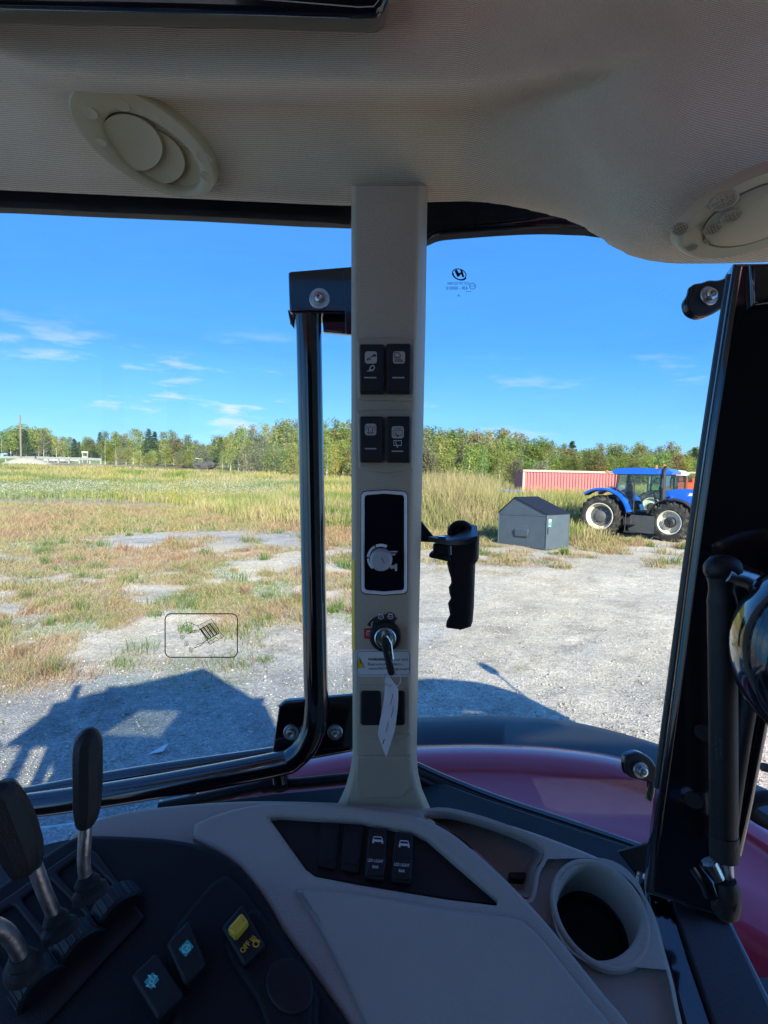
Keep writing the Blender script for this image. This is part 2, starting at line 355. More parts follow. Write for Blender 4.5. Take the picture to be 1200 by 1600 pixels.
def ell(cx, cy, rx, ry, ang=0, n=28):
    a = math.radians(ang); return [(cx+rx*math.cos(t)*math.cos(a)-ry*math.sin(t)*math.sin(a), cy+rx*math.cos(t)*math.sin(a)+ry*math.sin(t)*math.cos(a)) for t in (2*math.pi*k/n for k in range(n))]
from mathutils.geometry import tessellate_polygon
def clean(lp):
    o = []
    for p in lp:
        if not o or (p[0]-o[-1][0])**2+(p[1]-o[-1][1])**2 > 4e-9: o.append((float(p[0]), float(p[1])))
    while len(o) > 3 and (o[0][0]-o[-1][0])**2+(o[0][1]-o[-1][1])**2 < 4e-9: o.pop()
    return o
def area2(lp): return sum(lp[i-1][0]*lp[i][1]-lp[i][0]*lp[i-1][1] for i in range(len(lp)))
def inset(lp, d):
    """moves every corner d into the material (outer loops run anticlockwise, holes clockwise)"""
    o = []; n = len(lp)
    for i in range(n):
        p, a, b = Vector(lp[i]), Vector(lp[i-1]), Vector(lp[(i+1) % n]); u = (p-a).normalized(); v = (b-p).normalized()
        n1 = Vector((-u.y, u.x)); n2 = Vector((-v.y, v.x)); m = n1+n2; q = m.length
        if q < .3: m = n1; k = 1
        else: m /= q; k = min(1/max(m.dot(n1), .35), 1.8)
        o.append((p.x+m.x*d*k, p.y+m.y*d*k))
    return o
def filled(loops, thick, bev=0.0, res=2):
    """2D loops (metres; the first is the outline, the others holes) -> solid, front face at 0, back at -thick"""
    L_ = []
    for k, lp in enumerate(loops):
        lp = clean(lp)
        if (area2(lp) > 0) != (k == 0): lp = lp[::-1]
        L_.append(lp)
    bev = min(bev, thick*.45); V = []; Fc = []; top = []; bot = []
    for lp in L_:
        n = len(lp); rings_ = [(0, -thick), (0, -bev)] if bev > 0 else [(0, -thick), (0, 0)]
        if bev > 0: rings_ += [(bev*(1-math.cos(math.pi/2*t/(res+1))), -bev+bev*math.sin(math.pi/2*t/(res+1))) for t in range(1, res+2)]
        base = len(V)
        for (ins, z) in rings_: V += [(a, b, z) for a, b in (inset(lp, ins) if ins > 0 else lp)]
        for r in range(len(rings_)-1):
            for i in range(n): a, b = base+r*n+i, base+r*n+(i+1) % n; Fc.append((a, b, b+n, a+n))
        bot.append(base); top.append(base+(len(rings_)-1)*n)
    flat_i = [(k, i) for k, lp in enumerate(L_) for i in range(len(lp))]
    for lst, sg in ((top, 1), (bot, -1)):
        rem = {}
        for k, lp in enumerate(L_):
            for i in range(len(lp)): rem[lst[k]+i] = len(V); V.append(V[lst[k]+i])      # the flat faces keep their own corners, so that they shade flat
        tris = tessellate_polygon([[Vector(V[lst[k]+i]) for i in range(len(lp))] for k, lp in enumerate(L_)])
        for t in tris:
            ids = [lst[flat_i[q][0]]+flat_i[q][1] for q in t]; a, b, c = (V[q] for q in ids)
            cr = (b[0]-a[0])*(c[1]-a[1])-(b[1]-a[1])*(c[0]-a[0])
            if cr*sg < 0: ids.reverse()
            Fc.append(tuple(rem[q] for q in ids))
    return V, Fc
def plate(pl, loops, off=0.0, thick=.004, bev=0.001):
    """pixel loops traced on a plane: a solid whose front lies off above the plane"""
    if not isinstance(loops[0][0], (tuple, list)): loops = [loops]
    V, Fc = filled([[pl.loc(a, b, off) for a, b in lp] for lp in loops], thick, bev)
    return [pl.w(x, y, off+z) for x, y, z in V], Fc
def ribbon(pl, pts, wpx, off, closed=False):
    """flat printed line on a plane"""
    q = [Vector(pl.loc(a, b, off)) for a, b in pts]; n = len(q)
    sc = (Vector(pl.loc(pts[0][0]+1, pts[0][1], off))-q[0]).length*wpx/2; V = []; Fc = []
    for i in range(n):
        a = q[(i-1) % n] if (closed or i) else q[i]; b = q[(i+1) % n] if (closed or i < n-1) else q[i]
        t = (b-a).normalized(); nn = Vector((-t.y, t.x))*sc
        V += [pl.w(*(q[i]+nn), off), pl.w(*(q[i]-nn), off)]
    for i in range(n if closed else n-1):
        j = (i+1) % n; Fc.append((2*i, 2*i+1, 2*j+1, 2*j))
    return V, Fc
def flat(pl, pts, off):
    V, Fc = filled([[pl.loc(a, b, off) for a, b in pts]], .0002, 0)
    return [pl.w(x, y, off+z) for x, y, z in V], Fc
def text(pl, s, cx, cy, wpx, off, ang=0, mirror=False, bold=0.0, shear=0, hscale=1.0):
    cu = bpy.data.curves.new('tmp', 'FONT'); cu.body = s; cu.align_x = 'CENTER'; cu.align_y = 'CENTER'; cu.offset = bold; cu.shear = shear
    cu.resolution_u = 2
    ob = bpy.data.objects.new('tmp', cu); me = bpy.data.meshes.new_from_object(ob)
    xs = [v.co.x for v in me.vertices]; wd = max(xs)-min(xs); mxx = (max(xs)+min(xs))/2
    k = wpx/wd; ca, sa = math.cos(math.radians(ang)), math.sin(math.radians(ang)); V = []
    for v in me.vertices:
        a = (v.co.x-mxx)*k*(-1 if mirror else 1); b = -v.co.y*k*hscale; V.append(pl.hit(cx+a*ca-b*sa, cy+a*sa+b*ca, off))
    Fc = [tuple(p.vertices) for p in me.polygons]
    bpy.data.objects.remove(ob); bpy.data.meshes.remove(me); bpy.data.curves.remove(cu); return V, Fc
def bolt(c, n, r):
    mb = MB(); mb.add(lathe(c, n, [(r, -.002), (r, .0015), (r*.92, .0025), (r*.66, .0025)], 24), 'steel')
    mb.add(lathe(c, n, [(r*.62, 0), (r*.62, .006), (r*.54, .0075), (r*.34, .0078), (r*.30, .004), (0, .004)], 20), 'bolt'); return mb

# ================================================================== OUR TRACTOR (the cab the picture is taken from)
tr = thing('farm_tractor', 'red farm tractor seen from inside its beige and black cab around the window', 'tractor', (0, 0, 0))

# ---- headliner
XB = [-600, -100, 0, 545, 660, 740, 800, 850, 900, 940, 980, 1040, 1120, 1200, 1300, 1700]
YB = [282, 293, 297, 322, 316, 314, 322, 334, 347, 375, 401, 412, 412, 410, 404, 380]
XC = [-600, -200, 0, 50, 120, 250, 500, 650, 780, 900, 1000, 1100, 1200, 1400, 1700]
YC = [-60, 30, 100, 124, 137, 144, 148, 150, 144, 122, 95, 55, 20, -40, -60]
def sm(a, b, x):
    t = np.clip((x-a)/(b-a), 0, 1); return t*t*(3-2*t)
xs_f = np.arange(-600, 1701, 5.0); kern = np.ones(9)/9
def smo(v, k=9): return np.convolve(np.pad(v, k//2, mode='edge'), np.ones(k)/k, mode='valid')
yb_t = smo(np.interp(xs_f, XB, YB), 11); yc_t = smo(np.interp(xs_f, XC, YC), 11)
ys_f = np.arange(-420, 440, 4.0)
HD = np.zeros((len(xs_f), len(ys_f)))
for i, X in enumerate(xs_f):
    yb, yc, wl = yb_t[i], yc_t[i], float(sm(700, 1080, X))
    ya = [-420, -200, 0, yc-75, yc-30, yc-9, yc+13, yc+40, yb-28, yb-8, yb, yb+8]
    da = [.40, .463, .520, .529, .532, .536, .592, .602, .648, .662, .675, .69]
    y2 = [-420, -200, 0, yb-250, yb-130, yb-60, yb-25, yb-8, yb, yb+8]; d2 = [.38, .45, .495, .503, .512, .530, .553, .575, .60, .62]
    va = np.interp(ys_f, ya, da); vb = np.interp(ys_f, y2, d2)
    v = va*(1-wl) + vb*wl
    HD[i] = smo(v, 5)
def hd(px, py):
    a = (px+600)/5; b = (py+420)/4; i = int(min(max(a, 0), len(xs_f)-2)); j = int(min(max(b, 0), len(ys_f)-2)); a = min(max(a-i, 0), 1); b = min(max(b-j, 0), 1)
    return float((HD[i, j]*(1-a)+HD[i+1, j]*a)*(1-b) + (HD[i, j+1]*(1-a)+HD[i+1, j+1]*a)*b)
def make_headliner():
    V = []; Fc = []; UV = []; cols = list(range(-520, 1660, 6)); nr = 90
    for X in cols:
        i = int((X+600)/5); yb = float(yb_t[i]); col = []
        for k in range(nr):
            t = k/(nr-1); y = -400 + (yb+400)*t; col.append(P(X, y, hd(X, y)))
        e = hd(X, yb)
        col.append(P(X, yb-3, e+.010)); col.append(P(X, yb-10, e+.016)); col.append(P(X, yb-60, e+.020)); col.append(P(X, yb-90, e+.022))
        V += col
        L_ = 0
        for k, p in enumerate(col): UV.append((X/900*.6, (k*(-1)/len(col))*.85 + X/900*.10*sm(700, 1100, X)*2.0))
    m = nr+4
    for c in range(len(cols)-1):
        for k in range(m-1):
            y = -400+(float(yb_t[int((cols[c]+600)/5)])+400)*k/(nr-1); u_, v_ = cols[c]+3-228, y+3-221; ca_, sa_ = math.cos(math.radians(35)), math.sin(math.radians(35))
            if (((u_-13)*ca_+(v_-20)*sa_)/84)**2+(((v_-20)*ca_-(u_-13)*sa_)/35)**2 < 1: continue      # opening behind the vent
            a = c*m+k; Fc.append((a, a+1, a+m+1, a+m))
    mb = MB().add((V, Fc), 'headliner'); o = mb.build('headliner', tr, ang=80)
    uvl = o.data.uv_layers.new(name='UVMap'); idx = np.empty(len(o.data.loops), dtype=np.int32); o.data.loops.foreach_get('vertex_index', idx)
    uvl.data.foreach_set('uv', np.array(UV, dtype=np.float32)[idx].ravel())
    return o
headliner = make_headliner()
zr = CAM.z + .47
# ---- roof shell, far side and floor of the cab: they shade the inside and throw the cab's shadow
HATCH = [(-.52, -.82), (.14, -.82), (.14, -.06), (-.34, -.06)]
V, Fc = filled([[(0, .98), (-1.22, -.15), (-.35, -1.6), (1.25, -.75), (.98, -.1)], HATCH], .12, .03)
MB().add(([(x, y, zr+.13+z) for x, y, z in V], Fc), 'red_paint').build('cab_roof', tr)
V, Fc = filled([[(-1.2, .14), (-1.2, -.86), (.72, -.86), (.72, .14)], HATCH], .012, 0)
MB().add(([(x, y, zr+.01+z) for x, y, z in V], Fc), 'headliner').build('roof_lining', tr)
MB().add(box((-.19, -.44, zr+.07), (.70, .78, .006)), 'glass').build('roof_hatch', tr)
MB().add(box((-.3, -.2, 1.18), (1.9, 1.35, .10), bev=.02), 'fender_black').build('cab_floor', tr)
MB().add(box((.80, -.92, 2.07), (2.40, .05, 1.90), bev=.01), 'black').add(box((-.98, -.90, 2.12), (.09, .06, 1.75)), 'black_gloss').add(box((-.50, -.90, 1.55), (.9, .05, .65)), 'black').build('cab_shade_wall', tr)  # unseen solid wall, lengthened past the cab to keep sun off console and fender
MB().add(box((-1.27, .50, 2.12), (.07, .07, 1.75)), 'black_gloss').add(box((-1.27, -.86, 2.12), (.07, .07, 1.75)), 'black_gloss').add(box((-1.27, -.2, 1.45), (.05, 1.2, .5)), 'black').build('windscreen_frame', tr)
MB().add(box((-.55, .60, 1.62), (1.35, .05, .72), bev=.01), 'fender_black').add(box((.42, .64, 1.52), (.7, .05, .75), bev=.01), 'fender_black').build('cab_lower_panel', tr)
# driver's seat close behind and below the camera
st = MB(); st.add(box((.20, -.42, 1.62), (.55, .52, .16), bev=.05), 'seat'); st.add(box((.48, -.42, 2.02), (.14, .50, .75), bev=.05), 'seat'); st.add(box((.2, -.42, 1.38), (.35, .35, .34), bev=.03), 'black'); st.build('seat', tr)

# ---- air vents
def vent_frame(px, py, ang, slope):
    a = math.radians(ang); ca, sa = math.cos(a), math.sin(a); d = hd(px, py); S = lambda x, y: P(x, y, hd(x, y))
    c = P(px, py, d)
    e1 = (S(px+100*ca, py+100*sa)-S(px-100*ca, py-100*sa))/200*F/d; q = 55
    e2 = (S(px+q*sa, py-q*ca)-S(px-q*sa, py+q*ca))/(2*q)*F/d
    c = (S(px+60*ca, py+60*sa)+S(px-60*ca, py-60*sa)+S(px+q*sa, py-q*ca)+S(px-q*sa, py+q*ca))/4
    n = e1.cross(e2).normalized()
    if n.dot(CAM-c) < 0: n = -n
    return c, e1, e2, n
c, e1, e2, n = vent_frame(228, 221, 35, .85); s = hd(228, 221)/F
v = MB(); c0 = c + n*.011
def on_vent(px, py, off):    # pixel to the vent's own plane
    r = ray(px, py); o = c0 + n*off; return CAM + r*((o-CAM).dot(n)/r.dot(n))
co = on_vent(228, 221, 0); ci = on_vent(239, 238, 0); V = []; Fc = []; NS = 64
prof = [(0, -.012), (0, .002), (.04, .0058), (.10, .0072), (.55, .0064), (.86, .0040), (.95, .0020), (1.0, -.002), (1.0, -.018)]
for t, h in prof:
    for k in range(NS):
        a = 2*math.pi*k/NS; V.append(co.lerp(ci, t) + n*h + e1*(math.cos(a)*s*(131*(1-t)+88*t)) + e2*(math.sin(a)*s*(58*(1-t)+40*t)))
for i_ in range(len(prof)-1):
    for k in range(NS): a, b = i_*NS+k, i_*NS+(k+1) % NS; Fc.append((a, b, b+NS, a+NS))
v.add((V, Fc), 'beige_light'); v.add(lathe(ci-n*.018, n, [(1, 0), (0, 0)], 40, e1*(90*s), e2*(42*s), False), 'black_matt')
for (x, y, r_) in ((140, 176, 1), (190, 163, 1), (262, 190, 1), (318, 246, 1), (322, 276, .8), (158, 222, .7)):
    q = on_vent(x, y, .0063); v.add(lathe(q, n, [(1, -.0005), (.92, .0005), (.4, .0002), (0, 0)], 24, e1*(15*s*r_), e2*(8*s*r_), False), 'beige_light')
air_vent = v.build('air_vent', headliner, label='oval beige vent above the left window with three overlapping fins')
for i, (x, y, h, rx, ry) in enumerate([(272, 264, -.009, 50, 35), (241, 246, -.005, 53, 37), (205, 224, -.001, 52, 38)]):
    q = on_vent(x, y, h); MB().add(lathe(q, n, [(1, -.004), (1, -.0012), (.985, .0), (.93, -.0006), (.5, -.002), (0, -.0025)], 48, e1*(rx*s), e2*(ry*s*1.05)), 'beige_light').build('vent_fin', headliner)
c, e1, e2, n = vent_frame(1172, 326, -24, .55); s = hd(1172, 326)/F; c0 = c + n*.006
v = MB()
v.add(ring(c0, n, [(1.0, -.02), (1.0, .003), (.985, .008), (.95, .011), (.72, .011), (.70, .009), (.685, .009)], 56, e1*(136*s), e2*(55*s)), 'beige_light')
v.add(lathe(c0, n, [(.685, .008), (.68, .0125), (.62, .014), (.3, .0155), (0, .0155)], 48, e1*(136*s), e2*(55*s)), 'beige_light')
for (x, y, rx, ry) in [(1131, 314, 25, 12), (1143, 338, 19, 8.5), (1114, 358, 16, 7), (1113, 374, 15, 5), (1063, 358, 14, 9), (1082, 388, 10, 3)]:
    q = on_vent(x, y, .0165 if x > 1095 and y < 370 else .0125)
    v.add(lathe(q, n, [(1, -.002), (1, .0004), (.9, .0006), (.7, -.0006), (0, -.0016)], 24, e1*(rx*s), e2*(ry*s)), 'beige')
    for a in range(-2, 3):
        for b in range(-1, 2):
            v.add(lathe(q+e1*(a*rx*s*.32)+e2*(b*ry*s*.5), n, [(1, -.001), (.6, .0012), (0, .0012)], 6, e1*(1.6*s), e2*(1.3*s)), 'beige_light')
v.build('air_vent', headliner, label='oval beige vent with dotted finger dimples at the right edge')
# ---- dark overhead unit at the top edge
CEI = Plane(P(300, 0, .47), -(Fw*.85 + Up*.5))
mb = MB().add(plate(CEI, [(-260, -90), (-240, 6), (0, 13), (300, 20), (560, 28), (588, 27), (600, 18), (607, 0), (606, -90)], 0, .06, .006), 'black_gloss')
mb.add(ribbon(CEI, [(400, -2), (560, 11), (584, 10), (592, 0), (594, -30)], 1.6, .0006), 'icon_grey')
mb.build('overhead_display', tr, label='dark overhead unit at the top left edge')

# ---- corner pillar
PY0, PYB = .60, .70
PIL = Plane((0, PY0, 2.5), (0, -1, 0)); PLB = Plane((0, PYB, 2.5), (0, -1, 0)); PLM = Plane((0, PY0+.012, 2.5), (0, -1, 0))
lev = [(290, 549, 556, 654, 668), (500, 549, 556, 649, 665), (735, 549, 556, 644, 660), (960, 550, 556, 640, 655), (1120, 551, 557, 639, 652), (1176, 551, 558, 639, 651), (1205, 547, 555, 642, 653), (1232, 539, 549, 649, 659), (1262, 525, 540, 660, 672), (1300, 515, 530, 668, 684)]
V = []; Fc = []; ys = []
path = smooth_path([(a, b, 0) for a, b in [(l[0], 0) for l in lev]], 4)
def lerp_lev(y):
    yy = [l[0] for l in lev]; return [float(np.interp(y, yy, [l[k] for l in lev])) for k in range(1, 5)]
for p in path:
    y = p.x; a, b, c_, d = lerp_lev(y)
    V += [PLB.hit(a+1, y), PLM.hit(a, y), PIL.hit(b-2, y, -.0015), PIL.hit(b+2, y), PIL.hit(c_-4, y), PIL.hit(c_, y, -.001), PIL.hit(c_+3, y, -.004), PLM.hit(d-6, y, -.012), PLM.hit(d, y, -.04), PLB.hit(d-1, y)]
m_ = 10
for i in range(len(path)-1):
    for k in range(m_-1): a = i*m_+k; Fc.append((a, a+1, a+m_+1, a+m_))
    Fc.append((i*m_+m_-1, i*m_, i*m_+m_, i*m_+2*m_-1))
mb = MB().add((V, Fc), 'beige')
mb.add(plate(PIL, sp2([(562, 1146), (600, 1150), (638, 1146), (636, 1153), (600, 1158), (564, 1153)]), .0012, .003, .0012), 'beige')
mb.add(plate(PIL, rr(560, 1070, 640, 1142, 5), .0008, .003, .0008), 'beige')
# base boss
mb.add(plate(PIL, [(558, 1182), (641, 1182), (641, 1232), (630, 1248), (566, 1248), (556, 1234)], .0022, .006, .002), 'beige')
pillar = mb.build('corner_pillar', tr, ang=50)
for (x0, y0, x1, y1, bow) in [(557, 528, 649, 626, 0), (558, 641, 646, 734, 6)]:
    lp = [(x0, y0+3), (x0+6, y0), ((x0+x1)/2, y0-bow*0-2), (x1-6, y0), (x1, y0+3), (x1-1, y1-4), (x1-6, y1), ((x0+x1)/2, y1+bow), (x0+8, y1), (x0+2, y1-4)]
    MB().add(plate(PIL, lp, .0035, .006, .0025), 'beige').build('switch_frame', pillar)
def rocker(x0, y0, x1, y1, mb, base=.0035, h=.009):
    top = []; n = 12
    for k in range(n+1): top.append((x0+2+(x1-x0-4)*k/n, y0+(1.0 if k % 2 else 0)+1))
    bot = [(x1-2-(x1-x0-4)*k/n, y1-(1.0 if k % 2 else 0)-1) for k in range(n+1)]
    mb.add(plate(PIL, top+[(x1, y0+4), (x1, y1-4)]+bot+[(x0, y1-4), (x0, y0+4)], base+h, h+.004, .0016), 'black')
    mb.add(plate(PIL, rr(x0+1.5, y1-(y1-y0)*.52, x1-1.5, y1-4, 2), base+h+.0006, .002, .0006), 'black')
    return base+h+.0007
def icon_tile(mb, x0, y0, x1, y1, o): mb.add(plate(PIL, rr(x0, y0, x1, y1, 4), o, .0006, 0), 'icon_grey')
R_ = lambda mb, pts, wd, o, m='icon_black', closed=False: mb.add(ribbon(PIL, pts, wd, o, closed), m)
# front work lamp switch: tractor icons and a lamp
mb = MB(); o = rocker(562, 536, 600, 616, mb); icon_tile(mb, 570, 549, 589, 568, o); p = o+.0003
R_(mb, [(573, 562), (577, 559), (581, 557), (583, 557), (587, 554)], .9, p)
for cx, cy in ((574.5, 561.5), (578, 561.5), (582.5, 556.5), (586.5, 556)): mb.add(flat(PIL, ell(cx, cy, 1.5, 1.5, n=10), p), 'icon_black')
mb.add(flat(PIL, [(583, 554), (586, 553), (588, 555.5), (583, 556)], p), 'icon_black')
R_(mb, sp2([(578, 575), (582, 571), (585, 573), (584, 577), (580, 578)], 3), 1.4, p, 'white_print', True)
for k in range(4): R_(mb, [(578+k*1.8, 577+k*.3), (573.5+k*2.6, 580.5)], .9, p, 'white_print')
R_(mb, [(569, 590), (588, 590)], 2, p, 'icon_grey'); mb.build('rocker_switch', pillar, label='upper left rocker with work lamp symbols')
mb = MB(); o = rocker(604, 535, 642, 616, mb); icon_tile(mb, 614, 549, 633, 568, o); p = o+.0003
R_(mb, sp2([(616, 552), (619, 551), (624, 552), (625.5, 557), (621, 558.5), (616.5, 557.5)], 3), 1.3, p, 'icon_black', True)
R_(mb, [(617, 559.6), (627, 559.6)], .8, p, 'red_print')
for k in range(5): R_(mb, [(618+k*2, 561), (617.2+k*3.1, 566)], 1.2, p)
R_(mb, [(613, 590), (632, 590)], 2, p, 'icon_grey'); mb.build('rocker_switch', pillar, label='upper right rocker with headlamp symbol')
mb = MB(); o = rocker(562, 649, 598, 724, mb); icon_tile(mb, 570, 662, 588, 680, o); p = o+.0003
R_(mb, [(576, 676), (576, 668), (578, 666), (580, 666), (582, 668), (582, 676)], 1.1, p); R_(mb, [(574, 676.5), (584, 676.5)], 1.3, p)
for sg in (-1, 1):
    for k in (-1, 0, 1): R_(mb, [(579+sg*5, 668+k*1.5), (579+sg*8.2, 668+k*3.2)], .8, p)
R_(mb, [(570, 701), (588, 701)], 2, p, 'icon_grey'); mb.build('rocker_switch', pillar, label='lower left rocker with beacon symbol')
mb = MB(); o = rocker(604, 649, 641, 724, mb); icon_tile(mb, 612, 666, 631, 685, o); p = o+.0003
R_(mb, [(614, 672), (629, 672), (628, 680), (615, 680)], 1, p, closed=True); R_(mb, [(617, 674), (621, 681)], 1, p); R_(mb, [(616, 669.5), (619, 668.5), (624, 669.5), (627, 668.5)], .9, p); mb.add(flat(PIL, ell(621.5, 681.5, 1.3, 1.3, n=10), p), 'icon_black')
R_(mb, [(615, 688.5), (627.5, 688.5), (627, 696), (615.5, 696)], 1.3, p, 'white_print', True); R_(mb, [(617.5, 690), (621, 697)], 1.1, p, 'white_print'); mb.add(flat(PIL, ell(621, 698.3, 1.2, 1.2, n=10), p), 'white_print')
R_(mb, [(612, 705), (630, 705)], 2, p, 'icon_grey'); mb.build('rocker_switch', pillar, label='lower right rocker with wiper symbols')
# dial panel
def bowed(x0, y0, x1, y1, b, r):
    o = []
    for (cx, cy, a0) in ((x1-r, y0+r, -90), (x1-r, y1-r, 0), (x0+r, y1-r, 90), (x0+r, y0+r, 180)):
        for k in range(5): a = math.radians(a0+22.5*k); o.append((cx+r*math.cos(a), cy+r*math.sin(a)))
        if a0 == 0: o.append(((x0+x1)/2, y1+b))
        if a0 == 180: o.append(((x0+x1)/2, y0-b))
    return o
mb = MB().add(plate(PIL, bowed(563.5, 767, 637.5, 929, 2, 8), .001, .003, .0008), 'icon_black')
mb.add(plate(PIL, [bowed(564.7, 768.2, 636.3, 927.8, 2, 7.5), bowed(569.5, 773.5, 631.5, 922.5, 2, 5)], .0035, .005, .0014), 'rim_white')
mb.add(plate(PIL, bowed(568.5, 772.5, 632.5, 923.5, 2, 5), .0020, .003, .0003), 'screen')
def arc(cx, cy, r, a0, a1, n=12): return [(cx+r*math.cos(math.radians(a0+(a1-a0)*k/n)), cy+r*math.sin(math.radians(a0+(a1-a0)*k/n))) for k in range(n+1)]
for a0, a1 in ((-62, -112), (-118, -176), (-182, -232)):
    mb.add(ribbon(PIL, arc(595, 872, 20, a0, a1), 4.6-(.010*(abs(a0)-60)), .0023), 'rim_white')
for q in ([(609, 861), (621, 861), (621, 863), (609, 863)], [(611, 865), (619, 865), (617, 868), (611, 868)], [(608, 883), (616, 883), (618, 886), (618, 888), (610, 889)], [(617, 881), (620.5, 881), (620.5, 892), (617, 892)]): mb.add(flat(PIL, q, .0024), 'white_print')
dial_panel = mb.build('dial_panel', pillar)
k0 = PIL.hit(595.5, 874, .002); sK = .6/F
MB().add(lathe(k0, PIL.n, [(18*sK, 0), (17.5*sK, .003), (16.5*sK, .009), (15.5*sK, .011), (14*sK, .0118), (0, .0118)], 36), 'knob_grey').add(ribbon(PIL, [(596, 872), (601, 880)], 1.2, .0142), 'icon_black').build('dial_knob', pillar)
# ignition switch
IC = (602, 993)
mb = MB().add(plate(PIL, arc(*IC, 33, -150, -55, 14)+list(reversed(arc(*IC, 14, -150, -55, 10))), .0008, .0016, .0003), 'icon_black')
mb.add(plate(PIL, ell(609.5, 964.5, 8, 7.5), .001, .0014, .0003), 'icon_black')
mb.add(plate(PIL, [(568.5, 983), (583, 981), (586, 999), (569, 998)], .0012, .0016, .0002), 'red_print')
R_(mb, [(583, 971), (579.5, 976), (582, 976), (580, 980)], 1.2, .0013, 'white_print')
for cx, cy in ((595, 964), (610, 963.5), (576.5, 990)):
    R_(mb, ell(cx, cy, 4.0, 3.4, n=14), 1.1, .0014, 'white_print', True); R_(mb, [(cx-4, cy-4.3), (cx+4, cy-4.3)], 1, .0014, 'white_print'); R_(mb, [(cx-2, cy), (cx+2, cy)], .9, .0014, 'white_print')
c = PIL.hit(*IC, 0)
mb.add(lathe(c, PIL.n, [(25*sK, 0), (25*sK, .004), (23*sK, .0085), (17.5*sK, .009), (17*sK, .006)], 40), 'black')
mb.add(lathe(c, PIL.n, [(17*sK, .005), (17*sK, .0105), (15.5*sK, .0118), (12*sK, .0118), (11*sK, .010), (0, .010)], 36), 'bolt')
mb.build('ignition_switch', pillar)
# key and paper tag
a = PIL.hit(603, 993, .010); b = PIL.hit(603.5, 1003, .024); d = PIL.hit(608, 1030, .025); e = PIL.hit(614, 1053, .022)
mb = MB().add(tube([a, a+Vector((0, -.010, 0)), b], [.0045, .0045, .005], 10), 'bolt')
KP = Plane(PIL.w(0, 0, .026), (0.05, -1, .05))
mb.add(plate(KP, rquad([(596.5, 996), (606, 995), (612, 1010), (605, 1022), (596, 1010)], .3), 0, .004, .0015), 'charcoal')
mb.add(plate(KP, sp2([(597, 1010), (604, 1007), (609, 1022), (616, 1044), (617, 1053), (611, 1057), (606, 1052), (602, 1035)], 4), 0, .005, .002), 'black')
mb.add(tube([KP.hit(603, 994, -.002), KP.hit(610, 1005, -.004), KP.hit(613, 1030, -.003)], .0018, 8), 'bolt')
key = mb.build('ignition_key', None, origin=tuple(a), label='key with black plastic head standing in the ignition switch', cat='key')
TP = Plane(PIL.w(0, 0, .022), (-0.12, -1, .0))
mb = MB(); tg = [(602, 1050), (608.6, 1058), (615, 1067), (622, 1078), (621, 1110), (616.7, 1142), (603.5, 1184), (590, 1148), (594, 1125), (599, 1100), (601.5, 1072)]
mb.add(plate(TP, [sp2(tg[:6], 2, False)+[tg[6]]+sp2(tg[7:], 2, False), ell(610.5, 1071, 1.3, 1.3, n=10)], 0, .0008, .0001), 'paper')
for (x, y, a1) in ((612, 1092, -68), (613, 1112, -75), (605, 1135, -70)):
    mb.add(ribbon(TP, [(x-2, y+9), (x-.5, y+3), (x+1, y-2), (x+1.5, y-8)], .8, .0004), 'tank')
mb.add(ribbon(TP, [(598, 1163), (600.5, 1155)], 1.4, .0004), 'tank')
mb.add(tube([TP.hit(q[0], q[1], .002*math.sin(i)) for i, q in enumerate(ell(613, 1062, 13, 12, 20, 26))]+[TP.hit(625.2, 1066, 0)], .0005, 6), 'steel')
mb.build('paper_tag', None, origin=tuple(TP.hit(608, 1060)), label='narrow white paper tag on a wire ring hanging below the key', cat='tag')
# stickers
mb = MB().add(plate(PIL, rr(556.5, 1015, 642, 1057, 7), .0007, .0006, 0), 'sticker')
R_(mb, rr(558.5, 1017.5, 640, 1054.5, 5), .7, .0009, closed=True)
mb.add(flat(PIL, rquad([(561, 1026), (569, 1043), (558.5, 1043)], .15), .001), 'yellow'); R_(mb, [(560.8, 1025.5), (569.8, 1043.7), (557.8, 1043.7)], .7, .0011, closed=True); R_(mb, [(562.5, 1031), (563.6, 1038)], 1.2, .0012)
mb.add(text(PIL, 'WARNING:', 590, 1030.5, 30, .001, bold=.02), 'icon_black'); mb.add(text(PIL, 'Cancer and', 622, 1030.5, 29, .001), 'icon_black')
mb.add(text(PIL, 'Reproductive Harm -', 603, 1037.8, 56, .001), 'icon_black'); mb.add(text(PIL, 'www.P65Warnings.ca.gov', 608, 1044.8, 64, .001), 'icon_black')
mb.build('warning_sticker', pillar)
YP = []; 
for y in (874, 880, 1010, 1016):
    a_, b_, _, _ = lerp_lev(y)
yv = []
for y in range(876, 1017, 10):
    a_, b_, _, _ = lerp_lev(y); q0 = PLM.hit(a_-.6, y, .0006); q1 = PIL.hit(b_-2, y, -.0009); yv += [q0, q1]
MB().add((yv, [(2*i, 2*i+1, 2*i+3, 2*i+2) for i in range(len(yv)//2-1)]), 'yellow').build('yellow_label', pillar)
for (x0, x1) in ((563, 595.5), (601, 633)):
    MB().add(plate(PIL, rr(x0, 1080, x1, 1134, 5), .0025, .004, .0015), 'black').add(plate(PIL, rr(x0+2, 1082, x1-2, 1132, 4), .0032, .002, .0007), 'black_soft').build('blank_switch_cover', pillar)

